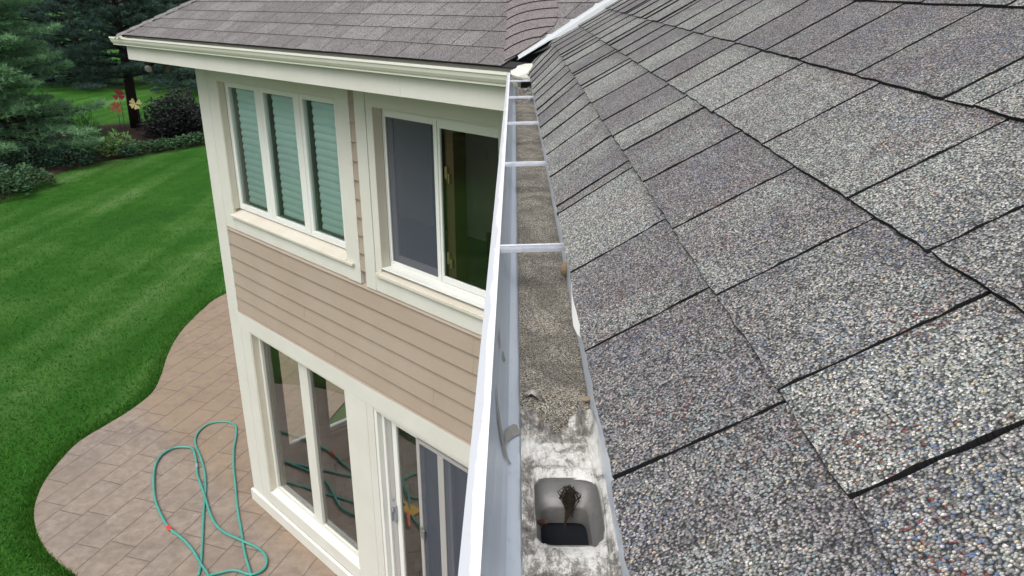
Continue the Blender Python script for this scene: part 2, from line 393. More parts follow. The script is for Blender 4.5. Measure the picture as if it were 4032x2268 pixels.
# ------------------------------------------------------------------ THE HOUSE
house = thing('house', 'two-storey house with tan lap siding, cream trim, grey shingle roofs and eave gutters', 'house', (-3.6, 8.9, 0))
ZB = -G                                    # patio level
# openings in the wing wall: t0,t1,z0,z1
OPEN = [(6.0, 8.335, -2.34, -.812), (3.90, 5.455, -2.33, -.828), (6.25, 8.335, -6.12, -3.80), (3.50, 5.745, -6.44, -3.835)]
mb = MB()
ts = sorted({2.55, 8.80} | {a for o in OPEN for a in o[:2]}); zs = sorted({ZB - .3, -.40} | {a for o in OPEN for a in o[2:]})
for i in range(len(ts) - 1):
    for j in range(len(zs) - 1):
        tc, zc = (ts[i] + ts[i + 1]) / 2, (zs[j] + zs[j + 1]) / 2
        if not any(o[0] < tc < o[1] and o[2] < zc < o[3] for o in OPEN):
            wbox(mb, ts[i], ts[i + 1], -.16, -.034, zs[j], zs[j + 1])
# end wall and the wall under the near eave
def pb(mb, pts, z0, z1, th):
    (x0, y0), (x1, y1) = pts; d = Vector((x1 - x0, y1 - y0, 0)).normalized(); nn = Vector((-d.y, d.x, 0)) * th
    mb.hexa([(x0, y0, z0 + G), (x1, y1, z0 + G), (x1 + nn.x, y1 + nn.y, z0 + G), (x0 + nn.x, y0 + nn.y, z0 + G), (x0, y0, z1 + G), (x1, y1, z1 + G), (x1 + nn.x, y1 + nn.y, z1 + G), (x0 + nn.x, y0 + nn.y, z1 + G)])
c0, c1 = Wp(8.80, -.034, 0), Wp(8.80, -5, 0)
def side(z0, z1, o0, o1):
    a, b = Wp(8.80, o0, 0), Wp(8.80, o1, 0); pb(mb, [(a[0], a[1]), (b[0], b[1])], z0, z1, -.12)
side(ZB - .3, -.4, -.034, -.45); side(ZB - .3, -.4, -1.95, -5)
for za, zb in ((ZB - .3, -5.9), (-4.0, -2.3), (-.85, -.4)): side(za, zb, -.45, -1.95)  # wall left open for the added side windows
pb(mb, [(.62, 4.72), (.62, -4.)], ZB - .3, -.4, .12)
mb.build('wall', M['siding'], house)

for za, zb in ((-5.9, -4.0), (-2.3, -.85)):  # side windows added out of view to bring daylight into the dark rooms
    m_ = MB()
    for (o0, o1, q0, q1) in ((-.45, -.52, za, zb), (-1.88, -1.95, za, zb), (-.52, -1.88, za, za + .07), (-.52, -1.88, zb - .07, zb)): wbox(m_, 8.74, 8.81, o1, o0, q0, q1)
    sw = m_.build('window', M['vinyl'], house); sw['label'] = 'unseen side window added to light the corner room'
    m_ = MB(); m_.add([Wp(8.775, -.52, za + .07), Wp(8.775, -1.88, za + .07), Wp(8.775, -1.88, zb - .07), Wp(8.775, -.52, zb - .07)], [(0, 1, 2, 3)]); m_.build('pane', M['glass'], sw, recalc=False)
# lap siding
mb = MB()
def course(t0, t1, zb, zt, jit):
    n = max(2, int((t1 - t0) / .5)); pr = []
    for k in range(n + 1):
        t = t0 + (t1 - t0) * k / n; w_ = jit * math.sin(t * 2.3 + zb * 40) * .0015
        pr.append((t, w_))
    bj = random.choice(pr[2:-2])[0] if jit and len(pr) > 6 else 1e9
    pr = [(t, w_) for t, w_ in pr]
    for (ta, wa), (tb, wb_) in zip(pr[:-1], pr[1:]):
        if ta >= bj - 1e-6: wa += .0022; wb_ += .0022
        mb.hexa([Wp(ta, -.03, zb), Wp(tb, -.03, zb), Wp(tb, .004 + wb_, zb), Wp(ta, .004 + wa, zb), Wp(ta, -.03, zt), Wp(tb, -.03, zt), Wp(tb, -.022 + wb_, zt), Wp(ta, -.022 + wa, zt)])
z = -3.567; E_ = .1715
while z < -.62:
    zt = z + E_ + .004
    if z < -2.53: course(2.6, 8.57, z, min(zt, -2.5) if zt > -2.5 and z < -2.5 else zt, 1)
    else: course(5.69, 5.80, z, zt, 0)
    z += E_
course(2.6, 8.57, -3.60, -3.567, 1)
mb.build('siding', M['siding'], house)
# trim boards
def trim(name, rects, mat='trim', bevel=.003, label=None):
    m_ = MB()
    for r in rects: wbox(m_, *r)
    o = m_.build(name, M[mat], house, bevel=bevel)
    if label: o['label'] = label
    return o
trim('corner_board', [(8.562, 8.832, -.034, .004, -6.33, -.58)])
m_ = MB()
for z0_, z1_ in ((-6.33, -.58),):
    a = Wp(8.832, -.034, 0); m_.hexa([Wp(8.80, -.034, z0_), Wp(8.832, -.034, z0_), Wp(8.832, -.20, z0_), Wp(8.80, -.20, z0_), Wp(8.80, -.034, z1_), Wp(8.832, -.034, z1_), Wp(8.832, -.20, z1_), Wp(8.80, -.20, z1_)])
m_.build('corner_board', M['trim'], house)
trim('window_casing', [(8.335, 8.5605, -.034, .002, -2.503, -.58)])
trim('window_casing', [(6.0, 8.333, -.034, 0, -.812, -.58)])
trim('window_casing', [(5.782, 5.998, -.034, .004, -2.503, -.58)])
trim('apron_board', [(6.0, 8.333, -.034, .001, -2.502, -2.347)])
trim('window_casing', [(5.541, 5.698, -.034, .003, -2.509, -.58)])
trim('window_casing', [(5.456, 5.5385, -.034, -.005, -2.345, -.58)])
trim('window_casing', [(3.90, 5.455, -.034, 0, -.828, -.58), (3.62, 3.898, -.034, .002, -2.5, -.58)])
trim('apron_board', [(3.90, 5.5385, -.034, .001, -2.507, -2.352)])
trim('header_board', [(7.2, 8.5605, -.034, .005, -3.800, -3.602), (2.6, 7.199, -.034, .0055, -3.802, -3.601)])
trim('door_casing', [(8.337, 8.5605, -.034, .002, -6.33, -3.802)])
trim('door_casing', [(5.868, 6.25, -.034, .002, -6.33, -3.804), (5.747, 5.866, -.034, 0, -6.42, -3.804)])
trim('door_casing', [(3.2, 3.498, -.034, .002, -6.42, -3.804)])
trim('head_trim', [(3.5, 5.745, -.05, -.002, -3.835, -3.804)])
m_ = MB(); wbox(m_, 5.87, 8.87, -.03, .034, ZB + .001, -6.335); wsloped(m_, 6.0, 8.865, .004, -6.318, .034, -6.3345, -6.3345)
m_.build('base_board', M['trim'], house, bevel=.004)
trim('base_board', [(2.6, 3.498, -.03, .03, ZB + .001, -6.34)])

# triple casement window
def jamb(mb, t0, t1, z0, z1, o0, o1, th=.02):
    wbox(mb, t1 - th, t1, o0, o1, z0, z1, 1); wbox(mb, t0, t0 + th, o0, o1, z0, z1, 1); wbox(mb, t0 + th, t1 - th, o0, o1, z1 - th, z1, 1)
def pane(t0, t1, z0, z1, o, parent, mat='glass', label=None):
    m_ = MB(); m_.add([Wp(t0, o, z0), Wp(t1, o, z0), Wp(t1, o, z1), Wp(t0, o, z1)], [(3, 2, 1, 0)])
    p = m_.build('pane', M[mat], parent, recalc=False)
    if label: p['label'] = label
    return p
mb = MB(); jamb(mb, 6.0, 8.335, -2.255, -.812, -.078, -.004, .012)
wring(mb, 6.013, 8.322, -2.258, -.825, -.16, -.08, .018, .055, .012, .012)
win = mb.build('window', [M['vinyl'], M['jamb']], house, bevel=.002); win['label'] = 'triple casement window with closed blinds'
m_ = MB(); wbox(m_, 6.0, 8.334, -.077, -.0055, -2.262, -.83); 
m_ = MB(); wsloped(m_, 6.0, 8.334, -.16, -2.258, .036, -2.318, -2.345); wbox(m_, 5.87, 5.999, .0055, .036, -2.345, -2.318); wbox(m_, 8.3355, 8.36, .0035, .036, -2.345, -2.318)
m_.build('sill', M['sill'], win, bevel=.004)
m_ = MB()
for a, b in ((8.262, 7.662), (7.48, 6.88), (6.705, 6.155)): pass
for (s0, s1, g0, g1) in ((7.550, 8.303, 7.662, 8.262), (6.765, 7.545, 6.88, 7.48), (6.07, 6.760, 6.155, 6.705)):
    m_ = MB(); wring(m_, s0, s1, -2.245, -.838, -.135, -.083 if s0 != 6.765 else -.082, s1 - g1, g0 - s0, .048, .05)
    m_.build('sash', M['vinyl'], win, bevel=.004)
    m_ = MB(); wring(m_, g0 + .001, g1 - .001, -2.196, -.889, -.26, -.136, .012, .012, .012, .012); m_.build('inner_jamb', M['taupe'], win)
    pane(g0, g1, -2.198, -.888, -.105, win, 'glass_teal')
    m_ = MB(); nsl = 17; pit = (2.196 - .895) / nsl
    for q in range(nsl):
        zt = -.895 - q * pit; pr = []
        nu = 10
        for u in range(5):
            f = u / 4; oo = -.178 + .015 * math.sin(f * math.pi) + .004 * f; pr.append((oo, zt - f * (pit + .004)))
        vs, fs = [], []
        for k in range(nu + 1):
            t = g0 + .018 + (g1 - g0 - .05) * k / nu; sg = random.uniform(-.0012, .0012)
            vs += [Wp(t, oo, zz + sg) for oo, zz in pr]
        for k in range(nu):
            for u in range(4): fs.append((k * 5 + u, (k + 1) * 5 + u, (k + 1) * 5 + u + 1, k * 5 + u + 1))
        m_.add(vs, fs)
    m_.build('blind', M['blind'], win, smooth=True)

# sliding window on the right
mb = MB(); jamb(mb, 3.90, 5.455, -2.272, -.828, -.098, -.004, .012)
wring(mb, 3.913, 5.442, -2.275, -.842, -.17, -.10, .008, .02, .04, .042)
win2 = mb.build('window', [M['vinyl'], M['jamb']], house, bevel=.002); win2['label'] = 'two-panel sliding window with a screen on its left half'
m_ = MB(); wsloped(m_, 3.90, 5.4555, -.17, -2.276, .034, -2.318, -2.350); wbox(m_, 5.4565, 5.4985, -.004, .034, -2.350, -2.312); m_.build('sill', M['sill'], win2, bevel=.004)
m_ = MB(); wbox(m_, 3.914, 5.44, -.098, -.004, -2.2755, -2.262); m_.build('sill_track', M['vinyl'], win2, bevel=.003)
m_ = MB(); wring(m_, 4.728, 5.434, -2.235, -.884, -.128, -.108, .02, .045, .022, .04); m_.build('screen_frame', M['vinyl'], win2, bevel=.003)
m_ = MB(); m_.add([Wp(4.773, -.118, -2.213), Wp(5.414, -.118, -2.213), Wp(5.414, -.118, -.924), Wp(4.773, -.118, -.924)], [(0, 1, 2, 3)]); m_.build('screen', M['screen'], win2, recalc=False)
m_ = MB(); wring(m_, 4.728, 5.43, -2.23, -.89, -.158, -.132, .075, .03, .075, .05); m_.build('sash', M['greyvinyl'], win2, bevel=.003)
pane(4.758, 5.355, -2.155, -.94, -.145, win2)
m_ = MB(); wring(m_, 3.935, 4.722, -2.232, -.885, -.134, -.109, .026, .09, .055, .058); m_.build('sash', M['vinyl'], win2, bevel=.003)
pane(4.025, 4.696, -2.177, -.943, -.121, win2)
m_ = MB(); wbox(m_, 4.60, 4.70, -.30, -.165, -2.25, -.86); m_.build('inner_jamb', M['oak'], win2, bevel=.004)
for zz in (-1.30, -2.02):
    m_ = MB(); wbox(m_, 4.655, 4.685, -.163, -.140, zz - .05, zz + .05); wbox(m_, 4.625, 4.645, -.163, -.138, zz - .08, zz - .0); m_.build('latch', M['brass'], win2, bevel=.003)

# fixed lower window
mb = MB(); jamb(mb, 6.25, 8.335, -6.11, -3.803, -.098, -.004, .02)
wring(mb, 6.271, 8.314, -6.105, -3.824, -.15, -.085, .055, .05, .045, .08)
wbox(mb, 7.166, 7.255, -.15, -.083, -6.06, -3.904); wbox(mb, 7.257, 7.368, -.15, -.089, -6.06, -3.904)
win3 = mb.build('window', [M['trim'], M['jamb']], house, bevel=.003); win3['label'] = 'tall fixed two-pane window at ground level'
m_ = MB(); wsloped(m_, 6.252, 8.334, -.15, -6.07, .003, -6.135, -6.316); m_.build('sill', M['trim'], win3, bevel=.006)
pane(6.321, 7.164, -6.06, -3.904, -.118, win3); pane(7.37, 8.259, -6.06, -3.904, -.118, win3)
m_ = MB()
for a, b in ((6.321, 7.166), (7.368, 8.259)): wring(m_, a + .001, b - .001, -6.059, -3.905, -.30, -.151, .02, .02, .02, .02)
m_.build('inner_jamb', M['taupe'], win3)

# sliding door
mb = MB(); wbox(mb, 5.698, 5.744, -.10, -.006, -6.42, -3.836); wbox(mb, 3.50, 3.545, -.10, -.006, -6.42, -3.836); wbox(mb, 3.546, 5.697, -.17, -.052, -3.90, -3.836); wbox(mb, 3.51, 5.74, -.17, .02, ZB + .002, -6.43)
wbox(mb, 5.655, 5.697, -.17, -.06, -6.42, -3.9)
door = mb.build('sliding_door', M['vinyl'], house, bevel=.003)
m_ = MB(); wbox(m_, 5.574, 5.652, -.115, -.085, -6.42, -3.90); m_.build('door_frame', M['greyvinyl'], door, bevel=.004)
m_ = MB(); wring(m_, 4.76, 5.572, -6.42, -3.905, -.125, -.088, .07, .03, .11, .05); m_.build('door_panel', M['vinyl'], door, bevel=.004)
pane(4.79, 5.502, -6.31, -3.955, -.108, door)
m_ = MB(); wring(m_, 3.56, 4.788, -6.42, -3.905, -.165, -.130, .05, .07, .11, .05); m_.build('door_panel', M['vinyl'], door, bevel=.004)
pane(3.63, 4.738, -6.31, -3.955, -.148, door)
m_ = MB(); wring(m_, 3.58, 5.137, -6.42, -3.925, -.075, -.055, .047, .05, .09, .035); wbox(m_, 4.735, 4.82, -.074, -.056, -6.33, -3.96); m_.build('screen_frame', M['greyvinyl'], door, bevel=.003)
m_ = MB(); m_.add([Wp(3.63, -.065, -6.33), Wp(5.09, -.065, -6.33), Wp(5.09, -.065, -3.96), Wp(3.63, -.065, -3.96)], [(0, 1, 2, 3)]); m_.build('screen', M['screen'], door, recalc=False)
m_ = MB(); wbox(m_, 5.555, 5.60, -.084, -.055, -5.14, -4.93); wbox(m_, 5.588, 5.60, -.054, -.03, -5.12, -4.95); wbox(m_, 5.555, 5.587, -.042, -.03, -4.99, -4.95); wbox(m_, 5.60, 5.625, -.084, -.07, -4.90, -4.86); m_.build('handle', M['galv'], door, bevel=.004)
m_ = MB(); wbox(m_, 5.092, 5.132, -.054, -.044, -5.06, -4.93); wbox(m_, 5.05, 5.088, -.052, -.03, -5.05, -4.95); m_.build('latch', M['zinc'], door, bevel=.003)

# rooms behind the glass
m_ = MB()
def room(z0, z1, mw, mf, dp):
    wbox(m_, 3.0, 8.7, -dp - .1, -dp, z0, z1, mw); wbox(m_, 2.9, 3.0, -dp - .1, -.165, z0, z1, mw); wbox(m_, 8.70, 8.735, -.45, -.165, z0, z1, mw); wbox(m_, 8.70, 8.735, -dp - .1, -1.95, z0, z1, mw)
    for za, zb in ((z0, -5.9 if z0 < -4 else -2.3), (-4.0 if z0 < -4 else -.85, z1)): wbox(m_, 8.70, 8.735, -1.95, -.45, za, zb, mw)  # room wall open where the added side windows let light in
    wbox(m_, 3.0, 8.7, -dp, -.165, z0 - .1, z0, mf); wbox(m_, 3.0, 8.7, -dp, -.165, z1, z1 + .05, mw)
room(-2.62, -.66, 0, 1, 2.0); room(-6.4, -3.72, 0, 1, 2.7)
m_.build('room', [M['roomwall'], M['carpet']], house)

# eaves: soffit, fascia
m_ = MB(); wbox(m_, 2.62, 9.30, .0, .495, -.585, -.565); a = [Wp(8.835, -.002, -.585), Wp(9.30, -.002, -.585), Wp(9.30, -5, -.585), Wp(8.835, -5, -.585)]
m_.hexa(a + [(p[0], p[1], p[2] + .02) for p in a]); m_.box((.10, -4, G - .585), (.618, 4.2, G - .565)); m_.build('soffit', M['soffit'], house)
m_ = MB(); wbox(m_, 4.331, 9.33, .4965, .522, -.622, -.36); m_.build('fascia', M['trim'], house, bevel=.002)
m_ = MB(); wbox(m_, 3.20, 4.3285, .4965, .523, -.621, -.36); m_.build('fascia', M['trim'], house, bevel=.002)
m_ = MB(); a = [Wp(9.3045, .495, -.622), Wp(9.33, .495, -.622), Wp(9.33, -5, -.622), Wp(9.3045, -5, -.622)]; m_.hexa(a + [(p[0], p[1], p[2] + .262) for p in a]); m_.build('fascia', M['trim'], house)
m_ = MB(); m_.box((.0985, -4, G - .622), (.122, 4.34, G - .37)); m_.build('fascia', M['trim'], house)

# flood light on the soffit corner
fl = MB(); fc = Wp(9.10, .30, -.60)
fl.lathe((fc[0], fc[1], fc[2] - .03), [(.05, .045), (.055, .02), (.03, 0)], 16)
heads = []
for dx, dy, ax in ((-.065, -.045, Vector((.05, -.95, -.2))), (.075, .03, Vector((-.45, .75, -.45)))):
    ax.normalize(); c = Vector((fc[0] + dx, fc[1] + dy, fc[2] - .10))
    fl.tube([Vector((fc[0], fc[1], fc[2] - .03)), c - ax * .05], .014, 8)
    fl.tube([c - ax * .10, c - ax * .08, c - ax * .02, c + ax * .06, c + ax * .065], [.018, .034, .044, .05, .046], 16)
    heads.append((c, ax))
flo = fl.build('flood_light', M['black'], house, smooth=False)
for c, ax in heads:
    m_ = MB(); m_.tube([c + ax * .0655, c + ax * .072, c + ax * .076], [.042, .036, .014], 16); m_.build('lens', M['zinc'], flo, smooth=True)

# ------------------------------------------------------------------ roofs
SL = .5834; TH = math.atan(SL); CT, ST = math.cos(TH), math.sin(TH)
KL = .0175
def near_pt(y, v, h=0):                    # near roof: y along eave, v up slope, h off the surface
    lift = KL * (y - .5) * max(0, min(v / .148, 1))
    return (.081 + v * CT - h * ST, y, G - .365 + v * ST + h * CT + lift)
def wing_pt(t, v, h=0):
    p = TV * t + NV * (3.17 + v * CT - h * ST); return (p.x, p.y, G - .355 + v * ST + h * CT)
NVT = 14
class Roof(MB):
    def slab(s, fn, poly_cols, hb, ht, v0, v1, tints, thick=.006, curl=0.):
        """poly_cols: list of (u, v_low, v_high); makes the top with butt and side walls"""
        nv = NVT; base = len(s.v); eu = [[random.uniform(-.0013, .0013) for j in range(nv)] for e in range(2)]; n = len(poly_cols); L = (v1 - v0) or 1
        for i, (u, a, b) in enumerate(poly_cols):
            for j in range(nv):
                f = j / (nv - 1); v = a + (b - a) * f; h = hb + (ht - hb) * f + curl * (1 - i / max(1, n - 1)) * (1 - .35 * f)
                uu = u + (eu[0][j] * 1.6 if i == 0 else eu[1][j] * .8 if i == n - 1 else 0)
                s.uv[len(s.v)] = (uu, v); ti = tints(i / max(1, n - 1), f); s.tint[len(s.v)] = (ti, 0, 0); s.v.append(fn(uu, v, h))
        for i in range(n - 1):
            for j in range(nv - 1):
                a = base + i * nv + j; s.f.append((a, a + nv, a + nv + 1, a + 1)); s.m.append(0)
        # rim: duplicated top edge (dark) dropped by the thickness
        rim = [(i, 0) for i in range(n)] + [(n - 1, j) for j in range(1, nv)]
        rimL = [(0, j) for j in range(nv - 1, 0, -1)] + [(0, 0)]
        for path in (rim, rimL):
            st = len(s.v)
            for (i, j) in path:
                u, a, b = poly_cols[i]; u = u + (eu[0][j] * 1.6 if i == 0 else eu[1][j] * .8 if i == n - 1 else 0); f = j / (nv - 1); v = a + (b - a) * f; h = hb + (ht - hb) * f + curl * (1 - i / max(1, n - 1)) * (1 - .35 * f)
                for hh in (h, h - thick):
                    s.uv[len(s.v)] = (u, v); s.tint[len(s.v)] = (.3, 0, 1); s.v.append(fn(u, v, hh))
            for q in range(len(path) - 1):
                a = st + 2 * q; s.f.append((a, a + 1, a + 3, a + 2)); s.m.append(0)
    def tab(s, fn, u0, u1, v0, v1, hb=.006, gap=.004, tl=.5, tr=.5, wob=.0012, over=.02, curl=0., ht=.0024):
        n = max(2, int((u1 - u0 - gap) / .022)); cols = []
        k0 = random.uniform(-.0013, .0013); k1 = random.uniform(-.0013, .0013)
        for i in range(n + 1):
            f = i / n; u = u0 + gap / 2 + (u1 - u0 - gap) * f
            ed = (random.uniform(-.0015, .0015) if 0 < i < n else 0)
            cols.append((u + ed * .5, v0 + k0 + (k1 - k0) * f + random.uniform(-wob, wob), v1 + over))
        ph = random.uniform(-.12, .12)
        s.slab(fn, cols, hb, ht, v0, v1 + over, lambda a, b: tl + (tr - tl) * a + ph * (b - .5) - .42 * max(0, min(1, (b - .72) / .14)), curl=curl)  # upper end darkened: shade below the next course painted into the tint
def clip_obj(o, pts_normals):
    bm = bmesh.new(); bm.from_mesh(o.data)
    off = Vector(o['_loc'])
    for co, no in pts_normals:
        bmesh.ops.bisect_plane(bm, geom=bm.verts[:] + bm.edges[:] + bm.faces[:], plane_co=Vector(co) - off, plane_no=Vector(no), clear_outer=True)
    bm.to_mesh(o.data); bm.free()

# valley crease (plan line) between the roofs
def crease(x):
    A = -.365 + SL * (x - .081) - KL * .5; y = (A + .355 - SL * (S2 * x - 3.17)) / (SL * S2 - KL); return Vector((x, y, -.365 + SL * (x - .081) + KL * (y - .5) + G))
VA, VB_ = crease(.105), crease(2.6)
VD = (VB_ - VA); VP = Vector((VD.x, VD.y, 0)).normalized(); VN = Vector((-VP.y, VP.x, 0))      # VN points to the wing side

NV_ROWS = [0, .148, .316, .488, .678]
while NV_ROWS[-1] < 3.6: NV_ROWS.append(NV_ROWS[-1] + .178)
JO = {0: [.518, .757, 1.01, 1.327, 1.38, 1.63, 1.876, 2.11, 2.31, 2.556, 2.69, 2.935, 3.147, 3.357, 3.61, 3.83, 4.09, 4.39],
      1: [.395, .53, .725, .952, 1.2, 1.445, 1.6, 1.79, 2.07, 2.37], 2: [.616, .785, 1.08, 1.375, 1.62, 1.815, 2.015, 2.25],
      3: [.73, .85, .91, 1.158, 1.39, 1.59, 1.827, 2.13], 4: [.88, 1.10, 1.33, 1.62]}
rf = Roof(); rng = random.Random(3); rf0 = rf
for r in range(len(NV_ROWS) - 1):
    if r == 1: rf = Roof()
    v0, v1 = NV_ROWS[r], NV_ROWS[r + 1]; js = list(JO.get(r, []))
    if not js: js = [rng.uniform(.4, .6)]
    while js[0] > -1.4: js.insert(0, js[0] - rng.choice([.24, .27, .21, .3, .13]))
    while js[-1] < 6.8: js.append(js[-1] + rng.choice([.2, .25, .15, .28, .07, .22, .11, .18]))
    tp = rng.uniform(.2, .8)
    for a, b in zip(js[:-1], js[1:]):
        tn = rng.choice([.05, .25, .45, .7, .95]); w0 = rng.uniform(.0, .25)
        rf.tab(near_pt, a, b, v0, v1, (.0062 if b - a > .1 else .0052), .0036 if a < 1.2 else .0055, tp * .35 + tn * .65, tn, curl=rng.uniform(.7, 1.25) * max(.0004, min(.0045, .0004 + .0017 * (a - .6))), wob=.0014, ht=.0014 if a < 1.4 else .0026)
        tp = tn
# dark underlay
st = len(rf.v)
for y in (-1.4, .5, 2.5, 4.5, 6.8):
    for v in (0, .148, 1.5, 3.6):
        rf.uv[len(rf.v)] = (y, v); rf.tint[len(rf.v)] = (.2, 0, 1); rf.v.append(near_pt(y, v, -.008))
for i in range(4):
    for j in range(3):
        a = st + i * 4 + j; rf.f.append((a, a + 4, a + 5, a + 1)); rf.m.append(0)
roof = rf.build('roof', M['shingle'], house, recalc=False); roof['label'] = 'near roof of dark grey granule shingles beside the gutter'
clip_obj(roof, [(VA - VN * .15, VN)])
row0 = rf0.build('roof_row', M['shingle'], house, recalc=False); clip_obj(row0, [(VA - VN * .03, VN)])
bm = bmesh.new(); bm.from_mesh(roof.data); bm.from_mesh(row0.data); bm.to_mesh(roof.data); bm.free(); bpy.data.objects.remove(row0)

wr = Roof(); WR = [-.008, .163, .333, .496, .664]
while WR[-1] < 3.6: WR.append(WR[-1] + .166)
rng = random.Random(11)
for r in range(len(WR) - 1):
    t = .6 + rng.uniform(0, .3); tp = .5
    while t < 9.5:
        wd = rng.choice([.30, .24, .33, .20, .27, .35]); tn = rng.choice([.1, .35, .6, .85])
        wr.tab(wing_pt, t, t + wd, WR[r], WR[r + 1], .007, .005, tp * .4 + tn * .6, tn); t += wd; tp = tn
st = len(wr.v)
for t in (.6, 9.6):
    for v in (0, 3.6):
        wr.uv[len(wr.v)] = (t, v); wr.tint[len(wr.v)] = (.2, 0, 1); wr.v.append(wing_pt(t, v, -.002))
wr.f.append((st, st + 2, st + 3, st + 1)); wr.m.append(0)
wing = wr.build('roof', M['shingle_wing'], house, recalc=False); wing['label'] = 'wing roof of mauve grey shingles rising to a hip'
HA, HB = Vector(wing_pt(9.28, 0)), Vector(wing_pt(9.28 - .62, .595 / CT))
HD = Vector((HB.x - HA.x, HB.y - HA.y, 0)).normalized(); HN = Vector((-HD.y, HD.x, 0))
if HN.dot(TV) < 0: HN = -HN
clip_obj(wing, [(VA + VN * .06, -VN), (HA, HN)])
# pink strip laid along the valley, lines as seen in the photo
SP = [[(3.22, -.006), (3.20, -.006), (3.15, -.006)], [(3.274, .035), (3.208, .120), (3.14, .13)], [(3.363, .132), (3.303, .237), (3.20, .287)], [(3.451, .243), (3.366, .345), (3.18, .399)], [(3.535, .35), (3.447, .448), (3.225, .492)],
      [(3.625, .453), (3.53, .552), (3.307, .597)], [(3.712, .556), (3.61, .648), (3.388, .688)]]
for q in range(14):
    SP.append([(a + .084, b + .103) for a, b in SP[-1]])
st_ = Roof(); rng = random.Random(5)
for q in range(len(SP) - 1):
    def cv(P, f):
        (a, b, c) = P; return tuple((1 - f) ** 2 * a[i] + 2 * f * (1 - f) * (2 * b[i] - .5 * (a[i] + c[i])) + f * f * c[i] for i in (0, 1))
    cols = []; tn = rng.uniform(.1, .9)
    for i in range(9):
        f = i / 8; lo, hi = cv(SP[q], f), cv(SP[q + 1], f); cols.append((lo, hi))
    base = len(st_.v)
    for i, (lo, hi) in enumerate(cols):
        for j in range(3):
            g = .03 + .94 * j / 2; u = lo[0] + (hi[0] - lo[0]) * g; v = lo[1] + (hi[1] - lo[1]) * g
            st_.uv[len(st_.v)] = (u, v); st_.tint[len(st_.v)] = (tn, 0, 0); st_.v.append(wing_pt(u, v, .0125 - .002 * j))
    for i in range(8):
        for j in range(2):
            a = base + i * 3 + j; st_.f.append((a, a + 3, a + 4, a + 1)); st_.m.append(0)
    st2 = len(st_.v)
    for i, (lo, hi) in enumerate(cols):        # dark butt
        g = .03; u = lo[0] + (hi[0] - lo[0]) * g; v = lo[1] + (hi[1] - lo[1]) * g
        for hh, vv in ((.0125, v), (.002, v - .006)):
            st_.uv[len(st_.v)] = (u, vv); st_.tint[len(st_.v)] = (tn, 0, 1); st_.v.append(wing_pt(u, vv, hh))
    for i in range(8):
        a = st2 + 2 * i; st_.f.append((a, a + 1, a + 3, a + 2)); st_.m.append(0)
strip = st_.build('valley_strip', M['shingle_strip'], wing, recalc=False)
clip_obj(strip, [(VA + VN * .06, -VN)])
# hip caps
hc = Roof(); hd3 = (HB - HA); hl = hd3.length; hd3.normalize()
pw = Vector(wing_pt(8.0, .5)) - Vector(wing_pt(8.3, .5)); wn = Vector((0, 0, 1)); nrm = Vector((-S2 * ST, -S2 * ST, CT))
sd = nrm.cross(hd3).normalized();  sd = sd if sd.dot(TV) < 0 else -sd
EN = (hd3.cross(Vector((S2, S2, 0)))).normalized(); EN = EN if EN.z > 0 else -EN   # end roof plane normal
se = EN.cross(hd3).normalized(); se = se if se.dot(TV) > 0 else -se
for q in range(30):
    a0 = HA + hd3 * (q * .16 - .03); a1 = a0 + hd3 * .19; tn = random.uniform(.4, .9)
    P = []
    for base_, h in ((a0, .016), (a1, .005)):
        P += [base_ + sd * .11 + nrm * h, base_ + (nrm + EN).normalized() * (h + .004), base_ + se * .11 + EN * h]
    o_ = hc.add(P, [(0, 1, 4, 3), (1, 2, 5, 4)])
    for i, p in enumerate(P): hc.uv[o_ + i] = (p.x * 1.3 + p.y, p.z * 1.7 + p.x); hc.tint[o_ + i] = (tn, 0, 0)
    P2 = []
    for i in range(3): P2 += [P[i], P[i] - nrm * .012]
    o_ = hc.add(P2, [(0, 1, 3, 2), (2, 3, 5, 4)])
    for i, p in enumerate(P2): hc.uv[o_ + i] = (0, 0); hc.tint[o_ + i] = (.2, 0, 1)
hc.build('hip_cap', M['shingle_wing'], wing, recalc=False)
er = Roof(); e0 = HA - Vector((0, 0, .004)); e1 = e0 + hd3 * 4.8; e2 = Vector(Wp(9.42, -6, -.37)); e2b = e1 + NV * 3
for p in (e0, e1, e2b, e2): er.uv[len(er.v)] = (p.y, p.z * 1.5); er.tint[len(er.v)] = (.5, 0, 0); er.v.append(tuple(p))
er.f.append((0, 1, 2, 3)); er.m.append(0); er.build('end_slope', M['shingle_wing'], wing, recalc=False)
# valley metal: a shallow V with open ends
vm = MB(); nw = Vector((-S2 * ST, -S2 * ST, CT)); nn_ = Vector((-ST, 0, CT))
fw = (VD.normalized().cross(nw)); fw = fw if fw.dot(VN) > 0 else -fw
fn2 = (VD.normalized().cross(nn_)); fn2 = fn2 if fn2.dot(VN) < 0 else -fn2
prev = None; d0 = VD.normalized(); L_ = VD.length
for k in range(49):
    f = (k / 48) * L_ - .06; c = VA + d0 * f
    tip = .05 if k == 0 else 0
    row = [c + fw * .13 + nw * .001 + d0 * (.02 if k == 0 else 0), c + fw * .012 + nw * .006 - d0 * (.03 if k == 0 else 0), c + Vector((0, 0, .022)) + d0 * (.03 if k == 0 else 0), c + fn2 * .012 + nn_ * .012 - d0 * (.05 if k == 0 else 0), c + fn2 * (.13 if f < .16 else .24) + nn_ * (.013 if f < .13 else .003) + d0 * (.10 if k == 0 else 0)]
    o_ = vm.add(row, [])
    if prev is not None:
        for j in range(4): vm.f.append((prev + j, prev + j + 1, o_ + j + 1, o_ + j)); vm.m.append(0)
    prev = o_
ul = MB()
